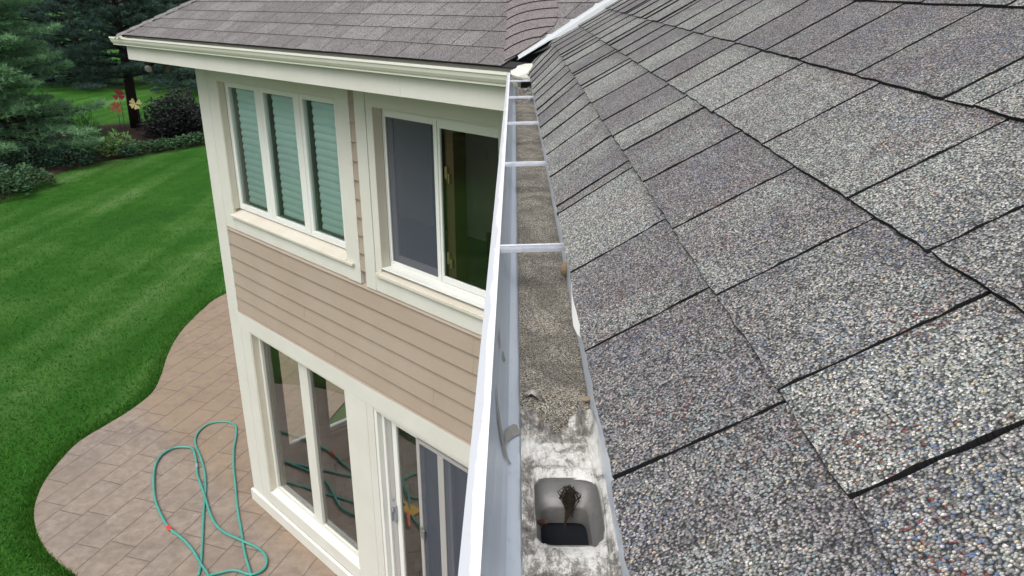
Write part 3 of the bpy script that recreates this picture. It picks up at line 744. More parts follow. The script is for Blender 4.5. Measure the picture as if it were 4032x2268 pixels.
for (ff, nr, wd_) in ((fn2, nn_, .34), (fw, nw, .20)):
    c0_, c1_ = VA - d0 * .03, VA + d0 * 2.5
    ul.add([c0_ - nr * .004, c1_ - nr * .006, c1_ + ff * wd_ - nr * .006, c0_ + ff * wd_ - nr * .004], [(0, 1, 2, 3)])
ul.build('underlayment', M['asphalt'], roof, recalc=False)
rd = MB(); rd.add([(-.03, 4.66, G - .43), (.30, 4.66, G - .43), (.30, 4.66, G - .185), (-.03, 4.66, G - .30)], [(0, 1, 2, 3)]); rd.build('roof_deck', M['asphalt'], roof, recalc=False)
vf = vm.build('valley_flashing', M['flash'], roof, recalc=False)
sm = vf.modifiers.new('thick', 'SOLIDIFY'); sm.thickness = .0015
m_ = MB(); # dark drip edge under the wing shingles
m_.hexa([wing_pt(3.10, -.006, -.010), wing_pt(9.3, -.006, -.010), wing_pt(9.3, .05, -.010), wing_pt(3.10, .05, -.010), wing_pt(3.10, -.006, -.0025), wing_pt(9.3, -.006, -.0025), wing_pt(9.3, .05, -.0025), wing_pt(3.10, .05, -.0025)])
m_.build('drip_edge', M['asphalt'], wing)

# ------------------------------------------------------------------ gutters
ZL = -.385
# profile points (a = distance inward from the outer lip, z): closed loop, outer side then inner side
def gprof(floor=True):
    outer = [(.016, ZL - .004), (.016, ZL), (.0, ZL), (-.0005, ZL - .016), (.009, ZL - .0185), (.0095, ZL - .028), (.014, ZL - .045), (.026, ZL - .064), (.036, ZL - .070), (.037, ZL - .0715), (.037, ZL - .0845)]
    return outer
gp_out = gprof()
inner = [(.092 + .04, ZL - .0845), (.135, ZL - .0845), (.135, ZL + .010), (.132, ZL + .010), (.132, ZL - .080), (.0485, ZL - .080), (.046, ZL - .0765), (.0335, ZL - .0665), (.0285, ZL - .058), (.0215, ZL - .040), (.0185, ZL - .022)]
full = gp_out + inner
#   material per segment: 0 cream outside, 1 lining, 2 lip
mats_seg = []
for k in range(len(full)):
    if k in (0, 1, 2): mats_seg.append(2)
    elif k < len(gp_out) + 2: mats_seg.append(0)
    else: mats_seg.append(1)
# near gutter runs along Y, inward = +X from x = -.040 ; mitre with the wing gutter
tan225 = math.tan(math.radians(22.5))
YM = 4.470
def gy(p, y): return (-.040 + p[0], y, p[1] + G)
g1 = MB()
hole_y = (.40, .80)
idx_floor = full.index((.132, ZL - .080))
g1.extrude(full, gy, lambda p: -1.3, lambda p: YM - p[0] * tan225, mats_seg)
# cut the floor and underside round the outlet: remove those long faces and rebuild them in two pieces
keep_f, keep_m = [], []
o_floor = idx_floor; n_ = len(full); und = full.index((.037, ZL - .0845))
for f, m in zip(g1.f, g1.m):
    if len(f) == 4 and f[0] in (o_floor, und): continue
    keep_f.append(f); keep_m.append(m)
g1.f, g1.m = keep_f, keep_m
for (pa, pb_, mi) in ((full[o_floor], full[o_floor + 1], 1), (full[und], full[und + 1], 0)):
    for ya, yb in ((-1.3, .45), (.78, None)):
        q = [gy(pa, ya), gy(pb_, ya), gy(pb_, yb if yb else YM - pb_[0] * tan225), gy(pa, yb if yb else YM - pa[0] * tan225)]
        g1.add(q, [(0, 1, 2, 3)], mi)
gut = g1.build('gutter', [M['gutcream'], M['gutin'], M['lip']], house, recalc=False); gut['label'] = 'open near gutter with white lip and grey lining'
# wing gutter
def gw(p, t): q = TV * t + NV * (3.13 + p[0]); return (q.x, q.y, p[1] + G)
TM = -.04 * -S2 + YM * S2
full_w = [q if q != (.135, ZL + .010) and q != (.132, ZL + .010) else (q[0] - (0.012 if q[0] > .133 else .012), ZL + .024) for q in full]
full_w = [(min(a, .121), b) if a > .1 else (a, b) for a, b in full_w]
full_w = [(a - (.0025 if i > len(gp_out) + 2 and a > .12 else 0), b) for i, (a, b) in enumerate(full_w)]
g2 = MB(); g2.extrude(full_w, gw, lambda p: TM + p[0] * tan225, lambda p: 9.545)
gut2 = g2.build('gutter', M['gutcream'], house, recalc=False); gut2['label'] = 'cream gutter along the wing eave with screw heads'
m_ = MB()
cap = [(a, b) for a, b in gp_out] + [(.119, ZL - .0845), (.119, ZL - .002)]
m_.extrude(cap, gw, lambda p: 9.5455, lambda p: 9.5485); m_.build('end_cap', M['gutcream'], gut2)
for t in (3.32, 4.15, 4.85, 5.75, 6.62, 6.95, 8.0, 8.65):
    m_ = MB(); a = Vector(gw((.1155, ZL + .010 + random.uniform(-.002, .002)), t)); m_.tube([a, a - NV * .006], [.012, .008], 8); m_.build('screw', M['black'], gut2)
# mitre strip: cream apron that closes the corner behind the last hanger
m_ = MB()
P = [Vector((-.022, 4.455, G - .392)), Vector((.02, 4.30, G - .392)), Vector((.092, 4.20, G - .395)), Vector((.098, 4.19, G - .345)), Vector((.10, 4.40, G - .330)), Vector((-.02, 4.62, G - .352))]
m_.add(P + [p - Vector((.0, -.01, .012)) for p in P], [(0, 1, 2, 3), (0, 3, 5), (3, 4, 5), (6, 7, 8, 9), (0, 1, 7, 6), (1, 2, 8, 7), (2, 3, 9, 8)]); m_.build('mitre_strip', M['gutcream'], gut2, smooth=False)
for xx in (.072, .079): 
    m_ = MB(); a = Vector((xx, 4.222, G - .374)); m_.tube([a, a + Vector((0, -.014, 0))], [.0045, .003], 8); m_.build('screw', M['rust'], gut2)
# hangers
hang = None
for i, y in enumerate((1.212, 1.907, 2.584, 3.309, 4.005)):
    m_ = MB(); hw = .0098
    prof = [(-hw, -.0035), (-hw + .0005, 0), (-.003, 0), (-.002, .003), (.003, .003), (.004, 0), (hw - .002, 0), (hw, .003)]
    x0, x1 = -.0235, .0935; zz = G + ZL - .003
    top = [(a - (.0012 if i == 0 else .0008 if i == 1 else 0), b + .0012 * (i > 0)) for i, (a, b) in enumerate(prof)]
    loop = prof + top[::-1]
    m_.extrude(loop, lambda p, x: (x, y + p[0], zz + p[1] + (x - x0) * .03), lambda p: x0, lambda p: x1)
    wbx = MB()
    hg = m_.build('gutter_hanger', M['galv'], gut, recalc=True)
# outlet: sealed floor with a rounded hole and a drop throat
HX, HY, HRX, HRY = .0525, .6195, .0325, .0525
def sup(th, rx, ry, n=5):
    c, s = math.cos(th), math.sin(th); return (rx * math.copysign(abs(c) ** (2 / n), c), ry * math.copysign(abs(s) ** (2 / n), s))
rng = random.Random(2)
from mathutils import noise as MN
def lump(x, y, a=1.): return a * 1.5 * (.0022 * MN.noise(Vector((x * 60, y * 45, 1))) + .0016 * MN.noise(Vector((x * 170, y * 120, 4))) + .0008 * MN.noise(Vector((x * 420, y * 420, 9))))
seal = MB(); NR, NS = 30, 260
dx0 = math.cos
def edge_y(x):                              # torn far edge of the tape, as a function of x
    pts = [(.005, .812), (.0125, .806), (.016, .79), (.020, .797), (.026, .802), (.0305, .775), (.034, .763), (.041, .768), (.0455, .748), (.050, .752), (.057, .764), (.068, .770), (.080, .782), (.0885, .786), (.0905, .765), (.0935, .71)]
    for (a, b), (c, d) in zip(pts[:-1], pts[1:]):
        if a <= x <= c: return b + (d - b) * (x - a) / (c - a)
    return pts[0][1] if x < pts[0][0] else pts[-1][1]
X0, X1, Y0 = .0075, .0925, .30
for r in range(NR + 1):
    f = r / NR
    for k in range(NS):
        th = 2 * math.pi * k / NS; hx, hy = sup(th, HRX, HRY)
        hx *= 1 + .03 * math.sin(3 * th + 1) + .05 * MN.noise(Vector((dx0(th) * 3, math.sin(th) * 3, 2))); hy *= 1 + .025 * math.sin(4 * th) + .04 * MN.noise(Vector((dx0(th) * 3, math.sin(th) * 3, 8)))
        # outer target on the rectangle boundary along the same direction
        dx, dy = math.cos(th), math.sin(th)
        mx_ = max(abs(dx), abs(dy)); cx_, cy_ = dx / mx_, dy / mx_
        ox = X0 + (X1 - X0) * (cx_ + 1) / 2; oy_hi = edge_y(ox) - HY; oy = cy_ * (oy_hi if cy_ > 0 else HY - Y0)
        x = HX + hx + (ox - HX - hx) * f ** 1.15; y = HY + hy + (oy - hy) * f ** 1.15
        rim_ = max(0, 1 - f * 9)
        z = ZL - .0785 + lump(x, y, min(1, .35 + f * 3)) - .0035 * rim_ * rim_ + .0015
        if f > .0: z += .0042 * max(0, 1 - abs(f - .12) / .11) * (1 + .8 * MN.noise(Vector((x * 90, y * 90, 3))))
        if f > .8 and cy_ > .5: z += .010 * ((f - .8) / .2) ** 2 * max(0, MN.noise(Vector((x * 75, 2.1, 7))) + .25) + (.012 * ((f - .8) / .2) ** 2 if x > .062 else 0)
        z += .0022 * (1 - min(1, rim_ * 2)) * max(0, MN.noise(Vector((x * 105, y * 22, 6))) * 1.3 - .1) if y > .66 else 0
        if x > .086: z += (x - .086) * 1.2
        cl = .35 + .55 * max(0, 1 - f * 3.2) + .5 * max(0, (x - .078) / .014) + (.35 if .69 < y < .735 else 0) - .75 * max(0, min(1, (.545 - y) / .04)) + .3 * MN.noise(Vector((x * 40, y * 30, 12)))
        seal.tint[len(seal.v)] = (max(-.4, min(1, cl)), 0, 0); seal.v.append((x, y, z + G))
for r in range(NR):
    for k in range(NS):
        k2 = (k + 1) % NS; seal.f.append((r * NS + k, (r + 1) * NS + k, (r + 1) * NS + k2, r * NS + k2)); seal.m.append(0)
seal.build('sealant', M['sealant'], gut, smooth=True, recalc=False)
# curled scraps of tape at the torn edge
def scrap(pts, name='tape_scrap'):
    m_ = MB(); nu = len(pts)
    for i, (x, y, z, wx, wy, wz) in enumerate(pts):
        for j in range(4):
            f = j / 3 - .5; m_.v.append((x + wx * f, y + wy * f, G + z + wz * f + .003 * math.sin(3.1 * (f + .5))))
    for i in range(nu - 1):
        for j in range(3): m_.f.append((i * 4 + j, i * 4 + j + 1, i * 4 + 5 + j, i * 4 + 4 + j)); m_.m.append(0)
    o = m_.build(name, M['sealant'], gut, smooth=True, recalc=False); q = o.modifiers.new('t', 'SOLIDIFY'); q.thickness = .0012; return o
scrap([(.012, .832, -.456, .002, -.012, .003), (.021, .836, -.4525, .0, -.016, .004), (.030, .828, -.4535, -.002, -.016, .002), (.038, .812, -.4565, -.002, -.006, 0)])
# throat, lower lip and downspout
th_ = MB(); n = 64; levels = [(HRX, HRY, HX, HY, ZL - .079), (HRX - .001, HRY - .001, HX, HY, ZL - .088), (HRX - .0045, HRY - .008, HX - .001, HY, ZL - .101), (HRX - .0075, HRY - .0125, HX - .0015, HY, ZL - .1045), (HRX - .008, HRY - .0135, HX - .0015, HY, ZL - .108), (HRX - .0085, HRY - .014, HX - .0015, HY, ZL - .125)]
for rx, ry, cx_, cy_, z in levels:
    for k in range(n):
        a, b = sup(2 * math.pi * k / n, rx, ry, 6); th_.v.append((cx_ + a, cy_ + b, z + G))
for i in range(len(levels) - 1):
    for k in range(n): th_.f.append((i * n + k, (i + 1) * n + k, (i + 1) * n + (k + 1) % n, i * n + (k + 1) % n)); th_.m.append(0)
outl = th_.build('outlet', M['zinc'], gut, smooth=True, recalc=False)
m_ = MB()
for z_, k_ in ((ZL - .110, 1.06), (ZL - .30, 1.06)):
    for k in range(n):
        a, b = sup(2 * math.pi * k / n, (HRX - .008) * k_, (HRY - .0135) * k_, 6); m_.v.append((HX - .0015 + a + (0 if z_ > -.6 else .03), HY + b, z_ + G))
m_.v += []
for k in range(n): m_.f.append((k, n + k, n + (k + 1) % n, (k + 1) % n)); m_.m.append(0)
m_.tube([(HX + .03, HY, G - .69), (.35, HY, G - .98), (.52, HY, G - 1.1), (.545, HY, G - 1.25), (.545, HY, .15)], .042, 12)
m_.build('downspout', M['spout'], gut, recalc=False)
m_ = MB()
sp = [(.0215 + .0005 * 0 + .009 * k / 24, .629, G - .487) for k in range(25)]
m_.tube(sp + [(.0345, .629, G - .487)], [.0022 if k % 3 else .0034 for k in range(25)] + [.0003], 8); m_.build('screw', M['rust'], gut)
# white membrane peeping out under the shingles, sealant blob, far debris
def pt_strip(name, rows, mat):
    m_ = MB()
    for a, b in rows: m_.v += [(a[0], a[1], a[2] + G), (b[0], b[1], b[2] + G)]
    for i in range(len(rows) - 1): m_.f.append((2 * i, 2 * i + 1, 2 * i + 3, 2 * i + 2)); m_.m.append(0)
    o = m_.build(name, M[mat], gut, recalc=False); q = o.modifiers.new('t', 'SOLIDIFY'); q.thickness = .001; return o
pt_strip('membrane', [((.0905, 1.13, -.402), (.091, 1.13, -.385)), ((.087, 1.07, -.412), (.0915, 1.07, -.375)), ((.0825, 1.0, -.414), (.0915, 1.0, -.37)), ((.0815, .955, -.416), (.0915, .955, -.368)), ((.0845, .925, -.415), (.0915, .92, -.372)), ((.089, .88, -.402), (.0912, .88, -.38))], 'whiteflap')
m_ = MB(); m_.lathe((.090, 1.262, G - .442), [(.002, -.012), (.0085, -.006), (.0095, .003), (.006, .011), (.002, .014)], 12); m_.build('sealant', M['seed'], gut, smooth=True)
def blob(y0, y1, hh, seed, name='sealant', mat='sealant'):
    m_ = MB(); nx, ny = 26, 40
    for i in range(ny + 1):
        for j in range(nx + 1):
            x = .0085 + .0825 * j / nx; y = y0 + (y1 - y0) * i / ny; e = min(1, 4 * i / ny, 4 * (1 - i / ny)); q = MN.noise(Vector((x * 34, y * 16, seed))) + .7 * MN.noise(Vector((x * 85, y * 50, seed))) + .35 * MN.noise(Vector((x * 200, y * 150, seed)))
            m_.v.append((x, y, G - .4585 + hh * e * max(-.2, q + .15)))
    for i in range(ny):
        for j in range(nx): a = i * (nx + 1) + j; m_.f.append((a, a + 1, a + nx + 2, a + nx + 1)); m_.m.append(0)
    m_.build(name, M[mat], gut, smooth=True, recalc=False)
blob(3.66, 3.96, .036, 3.3); blob(4.05, 4.34, .02, 8.1)
# scraped patches on the lining
def lining_pt(f, y):                        # f 0..1 down the inner face
    pr = [(.0185, ZL - .022), (.0215, ZL - .040), (.0285, ZL - .058), (.0335, ZL - .0665), (.046, ZL - .0765)]
    q = min(f, .9999) * (len(pr) - 1); i = int(q); g = q - i; a = pr[i][0] + (pr[i + 1][0] - pr[i][0]) * g; z = pr[i][1] + (pr[i + 1][1] - pr[i][1]) * g
    return (-.040 + a + .0014, y, z + .0014 + G)
def scrape(path, wd):
    m_ = MB()
    for i, (f, y) in enumerate(path):
        ww = wd[i]; m_.v += [lining_pt(f - ww, y), lining_pt(f + ww, y + .003)]
    for i in range(len(path) - 1): m_.f.append((2 * i, 2 * i + 1, 2 * i + 3, 2 * i + 2)); m_.m.append(0)
    m_.build('scrape_mark', M['scraped'], gut, recalc=False)
scrape([(.05, .765), (.16, .748), (.28, .725), (.42, .70), (.60, .682), (.78, .676)], [.02, .05, .06, .07, .10, .02])
scrape([(.88, .762), (.85, .748), (.70, .732), (.60, .715), (.55, .70)], [.04, .14, .15, .10, .04])
scrape([(.0, .925), (.08, .915), (.16, .902), (.2, .89)], [.01, .05, .06, .01]); scrape([(.35, .905), (.42, .893), (.40, .882)], [.02, .05, .01])

# loose grit lying in the gutter
gm = MB(); ny, nx = 460, 30
for i in range(ny + 1):
    y = .730 + (4.36 - .730) * (i / ny) ** 1.6
    for j in range(nx + 1):
        x = .0072 + (.0917 - .0072) * j / nx; h = .006 + .003 * MN.noise(Vector((x * 22, y * 9, 0))) + .0015 * MN.noise(Vector((x * 90, y * 60, 5))) + .004 * math.sin(math.pi * j / nx) * .6
        h *= min(1, max(.05, (y - edge_y(min(.0925, max(.0055, x))) + .012) / .05))
        if y > 4.0: h *= .8
        gm.uv[len(gm.v)] = (x, y); gm.v.append((x, y, G + ZL - .0798 + h))
for i in range(ny):
    for j in range(nx):
        a = i * (nx + 1) + j
        if gm.v[a][1] > edge_y(gm.v[a][0] + .004) - .012: gm.f.append((a, a + 1, a + nx + 2, a + nx + 1)); gm.m.append(0)
tag(gm.build('gutter_grit', M['grit'], smooth=True, recalc=False), 'grey brown roof grit lying along the gutter floor', 'grit', kind='stuff')
m_ = MB(); m_.lathe((.0875, .818, G - .4525), [(.0045, -.0012), (.0052, 0), (.005, .0016), (.002, .0020), (.0016, .0012)], 20)
tag(m_.build('seed', M['seed'], smooth=True), 'small round tan seed on the grit against the gutter back', 'seed')
# withered leaf clump caught at the outlet
dc = thing('leaf_clump', 'dried brown leaf and twig clump hanging into the gutter outlet', 'debris', (.056, .664, G - .468))
m_ = MB(); rng = random.Random(8)
for q in range(64):
    a = rng.uniform(0, 2 * math.pi); r = rng.uniform(.002, .0066); x, y, z = .0565 + r * math.cos(a), .6625 - abs(r) * .5, G - .470 + r * math.sin(a) * 1.0
    m_.tube([(x, y, z), (x + rng.uniform(-.007, .007), y - rng.uniform(.0, .006), z - rng.uniform(.0, .012)), (.0565 + rng.uniform(-.005, .005), y - .008, z - rng.uniform(.014, .026))], [.0004, .0006, .0003], 4)
m_.build('twigs', M['debris'], dc)
m_ = MB(); m_.add([(.0545, .655, G - .474), (.0585, .655, G - .475), (.060, .652, G - .488), (.0555, .648, G - .497), (.0505, .643, G - .508), (.053, .652, G - .488)], [(0, 1, 2, 5), (5, 2, 3), (5, 3, 4)]); m_.build('leaf', M['debris'], dc, recalc=False)

# ------------------------------------------------------------------ ground
def disc(name, z, R, mat, n=64, sub=1):
    m_ = MB(); m_.add([(0, 0, z)] + [(R * math.cos(2 * math.pi * k / n), R * math.sin(2 * math.pi * k / n), z) for k in range(n)], [(0, 1 + k, 1 + (k + 1) % n) for k in range(n)])
    return tag(m_.build(name, mat, recalc=False), kind='structure')
disc('lawn', -.03, 600, M['lawn'])
F_ = G / 6.54
PT = [(-6.88, 16.89), (-7.03, 15.94), (-7.01, 14.68), (-6.82, 13.62), (-6.58, 12.77), (-6.44, 12.07), (-6.53, 11.44), (-6.71, 10.92), (-6.88, 10.43), (-6.88, 9.88), (-6.8, 9.32), (-6.62, 8.81), (-6.36, 8.38), (-6.01, 7.98), (-5.57, 7.62), (-5.27, 7.42), (-4.9, 7.1), (-4.55, 6.6), (-4.3, 5.9), (-4.1, 5.0), (-3.8, 4.0), (-3.3, 3.0), (-2.6, 2.0), (-1.6, 1.2), (-.4, .8), (.7, .6)]
def catmull(P, n=8):
    out = []
    for i in range(len(P) - 1):
        p0, p1, p2, p3 = [Vector((*P[max(0, min(len(P) - 1, i + d))], 0)) if len(P[0]) == 2 else Vector(P[max(0, min(len(P) - 1, i + d))]) for d in (-1, 0, 1, 2)]
        for k in range(n):
            t = k / n; out.append(.5 * ((2 * p1) + (p2 - p0) * t + (2 * p0 - 5 * p1 + 4 * p2 - p3) * t * t + (3 * p1 - p0 - 3 * p2 + p3) * t ** 3))
    out.append(Vector((*P[-1], 0)) if len(P[0]) == 2 else Vector(P[-1])); return out
PT = [(a * F_, b * F_) for a, b in PT]
oc = catmull([(-5.9, 18.6)] + PT, 8)
rest = [(.75, 4.6), (-1.0, 6.5), (-3.5, 9.0), (-2.0, 16.0), (-4.0, 18.6)]
ring = [(p.x, p.y) for p in oc] + rest
bm = bmesh.new(); vs = [bm.verts.new((x, y, 0)) for x, y in ring]; fc_ = bm.faces.new(vs)
bmesh.ops.recalc_face_normals(bm, faces=[fc_])
if fc_.normal.z < 0: bmesh.ops.reverse_faces(bm, faces=[fc_])
bmesh.ops.triangulate(bm, faces=[fc_]); me = bpy.data.meshes.new('patio'); bm.to_mesh(me); bm.free(); me.materials.append(M['patio'])
po = bpy.data.objects.new('patio', me); COL.objects.link(po); tag(po, kind='structure')
m_ = MB()
for i, p in enumerate(oc):
    d = (oc[min(i + 1, len(oc) - 1)] - oc[max(i - 1, 0)]).normalized(); nn2 = Vector((d.y, -d.x, 0)); nn2 = nn2 if nn2.dot(Vector((-1, 0, 0))) > -.9 and (p + nn2 * .1 - Vector((-3, 9, 0))).length > (p - Vector((-3, 9, 0))).length else -nn2
    m_.v += [(p.x, p.y, 0), ((p + nn2 * .014).x, (p + nn2 * .014).y, -.012), ((p + nn2 * .02).x, (p + nn2 * .02).y, -.09)]
for i in range(len(oc) - 1):
    for j in range(2): m_.f.append((3 * i + j, 3 * i + 3 + j, 3 * i + 4 + j, 3 * i + 1 + j)); m_.m.append(0)
tag(m_.build('patio_edge', M['edge'], smooth=True, recalc=False), kind='structure')

# planting bed of mulch
BE = [(-26, 12), (-22.5, 18), (-19.2, 22.5), (-17.88, 25.86), (-18.18, 27.97), (-18.3, 30.04), (-17.77, 32.42), (-16.8, 34.03), (-15.7, 35.69), (-14.85, 36.63), (-11, 40), (-4, 44), (4, 47)]
BB = [(4, 56), (-6, 52), (-14, 46.5), (-18.3, 43.4), (-22.2, 43.2), (-23.7, 41.5), (-25.5, 38), (-28, 32), (-30, 24), (-30, 12)]
be, bb = catmull(BE, 6), catmull(BB, 6)
m_ = MB(); cen = len(m_.v); nb = 8; N1 = 70
def samp(P, f):
    q = f * (len(P) - 1); i = min(int(q), len(P) - 2); return P[i].lerp(P[i + 1], q - i)
for i in range(N1 + 1):
    a, b = samp(be, i / N1), samp(bb[::-1], i / N1)
    for j in range(nb + 1):
        f = j / nb; p = a.lerp(b, f); h = -.022 + .16 * min(1, math.sin(math.pi * f) * 1.6) + (.05 * MN.noise(Vector((p.x * .9, p.y * .9, 0))) if 0 < j < nb else 0)
        m_.v.append((p.x, p.y, h))
for i in range(N1):
    for j in range(nb): a = i * (nb + 1) + j; m_.f.append((a, a + nb + 1, a + nb + 2, a + 1)); m_.m.append(0)
tag(m_.build('mulch_bed', M['mulch'], smooth=True, recalc=False), kind='structure')

# grass blades along the patio edge and on the near lawn
gb = MB(); rng = random.Random(4)
def blade(x, y, h, wd, lean):
    a = rng.uniform(0, 6.283); dx, dy = math.cos(a) * wd, math.sin(a) * wd; lx, ly = rng.uniform(-lean, lean), rng.uniform(-lean, lean)
    o_ = gb.add([(x - dx, y - dy, -.03), (x + dx, y + dy, -.03), (x + lx, y + ly, -.03 + h)], [(0, 1, 2)]); tn = rng.random()
    for k in range(3): gb.tint[o_ + k] = (tn, 0, 0)
for q in range(9000):
    f = rng.random(); p = samp(oc, f); d = (samp(oc, min(1, f + .01)) - samp(oc, max(0, f - .01))).normalized(); nn2 = Vector((d.y, -d.x, 0))
    if (p + nn2 * .1 - Vector((-3, 9, 0))).length < (p - Vector((-3, 9, 0))).length: nn2 = -nn2
    p = p + nn2 * (.025 + abs(rng.gauss(0, .12))); blade(p.x, p.y, rng.uniform(.04, .085), .006, .04)
for q in range(76000):
    d = 7 + 30 * rng.random() ** 1.9; a = rng.uniform(-.62, -.30); x, y = d * math.sin(a * 1.25), d * math.cos(a * 1.25)
    if y < 7.4 or x > -5.0: continue
    ins = False
    for i in range(0, len(ring)):
        (xa, ya), (xb, yb) = ring[i], ring[(i + 1) % len(ring)]
        if (ya > y) != (yb > y) and x < (xb - xa) * (y - ya) / (yb - ya) + xa: ins = not ins
    if not ins: blade(x, y, rng.uniform(.035, .06), .009, .045)
tag(gb.build('grass', M['blade'], recalc=False), 'short mown green grass blades around the curved patio', 'grass', kind='stuff')

# ------------------------------------------------------------------ garden hose on the patio
H2 = [(-3.82, 7.42), (-3.88, 7.65), (-4.04, 8.11), (-4.25, 8.71), (-4.42, 9.22), (-4.58, 9.6), (-4.77, 9.95), (-4.96, 10.26), (-5.05, 10.45), (-5.09, 10.65), (-5.06, 10.86), (-4.96, 10.98), (-4.79, 11.02), (-4.64, 10.96), (-4.53, 10.83), (-4.43, 10.52), (-4.35, 10.2), (-4.19, 9.72), (-3.99, 9.22), (-3.79, 8.71), (-3.58, 8.24), (-3.45, 7.94), (-3.33, 7.69), (-3.19, 7.42)]
H1 = [(-3.71, 7.42), (-3.87, 7.61), (-4.06, 7.85), (-4.27, 8.06), (-4.54, 8.28), (-4.77, 8.56), (-5.0, 8.9), (-5.21, 9.32), (-5.36, 9.72), (-5.39, 10.01), (-5.29, 10.2), (-5.13, 10.23), (-5.0, 10.19), (-4.88, 10.01), (-4.74, 9.72), (-4.64, 9.49), (-4.48, 9.22), (-4.3, 8.91), (-4.16, 8.66), (-3.99, 8.4), (-3.79, 8.2), (-3.53, 8.05), (-3.29, 7.92), (-3.14, 7.79), (-3.06, 7.63), (-3.07, 7.49), (-3.19, 7.42), (-3.4, 7.49), (-3.55, 7.45), (-3.72, 7.36)]
coil = [(-3.06, 7.1), (-3.2, 6.75), (-3.5, 6.58), (-3.85, 6.62), (-4.06, 6.85), (-4.0, 7.06), (-3.75, 7.08), (-3.5, 6.95), (-3.45, 6.72), (-3.6, 6.5), (-3.9, 6.45), (-4.1, 6.62), (-4.05, 6.9), (-3.9, 7.1), (-3.8, 7.2), (-3.68, 7.30)]
path = H1[::-1] if False else coil
full_h = H2 + coil + H1 + [(-3.85, 7.18), (-3.6, 7.0), (-3.1, 6.88), (-2.7, 6.62), (-2.2, 6.1), (-1.4, 5.2)]
full_h = [(a * F_, b * F_) for a, b in full_h]
hp = catmull(full_h, 7)
ht = [Vector((p.x, p.y, .0145 + .012 * max(0, MN.noise(Vector((p.x * 2.2, p.y * 2.2, k * .02)))) + (.012 if k > len(hp) * .45 else 0))) for k, p in enumerate(hp)]
m_ = MB(); m_.tube(ht, .0168, 10)
hose = tag(m_.build('garden_hose', M['hose'], smooth=True), 'green garden hose in long loops on the stamped patio', 'hose')
def sleeve(pos, r, ln, mat, name):
    k = min(range(len(ht)), key=lambda i: (Vector((ht[i].x, ht[i].y)) - Vector((pos[0] * F_, pos[1] * F_))).length); d = (ht[k + 1] - ht[k - 1]).normalized()
    s_ = MB(); s_.tube([ht[k] - d * ln, ht[k] - d * ln * .9, ht[k] + d * ln * .9, ht[k] + d * ln], [r * .8, r, r, r * .8], 10); s_.build(name, M[mat], hose)
sleeve((-4.53, 8.28), .026, .05, 'red', 'coupling'); sleeve((-4.76, 9.73), .021, .045, 'galv', 'connector')
yp = MB(); A_, B_ = Vector((-3.27, 6.86, .05)) * F_, Vector((-2.86, 6.84, .03)) * F_
yp.hexa([(-3.42, 7.02, .004), (-3.16, 6.70, .004), (-3.02, 6.82, .004), (-3.12, 6.95, .004), (-3.42, 7.02, .03), (-3.16, 6.70, .03), (-3.02, 6.82, .05), (-3.12, 6.95, .05)])
dp = yp.build('dustpan', M['yellow'], bevel=.01); tag(dp, 'yellow plastic dustpan lying on the patio by the sliding door', 'dustpan')
yp = MB(); yp.tube([(-3.08, 6.885, .04), (-2.95, 6.86, .05), (-2.80, 6.83, .03)], [.03, .026, .018], 8); yp.build('handle', M['orange'], dp)

# furniture dimly seen through the right upper window
ch = thing('wooden_chair', 'dark wooden chair back seen through the sliding window', 'chair', Wp(4.85, -1.1, -2.62))
for tt, oo, top in ((5.02, -.95, -2.05), (4.70, -1.25, -2.05)):
    m_ = MB(); b0 = Wp(tt, oo, -2.619); m_.tube([b0, Wp(tt, oo, -2.5), Wp(tt, oo, -2.2), Wp(tt, oo, top)], [.025, .035, .03, .04], 8); m_.build('leg', M['darkwood'], ch)
m_ = MB(); wbox(m_, 4.70, 5.02, -1.2, -1.12, -2.24, -2.02); m_.build('backrest', M['darkwood'], ch, bevel=.02)
m_ = MB(); wbox(m_, 4.66, 5.10, -1.5, -.95, -2.30, -2.25); m_.build('seat', M['darkwood'], ch, bevel=.02)
m_ = MB(); wbox(m_, 6.62, 7.1, -1.998, -1.95, -2.619, -1.15); m_.build('interior_door', M['darkwood'], house, bevel=.006)['label'] = 'brown wooden inner door dimly seen through the sliding window'

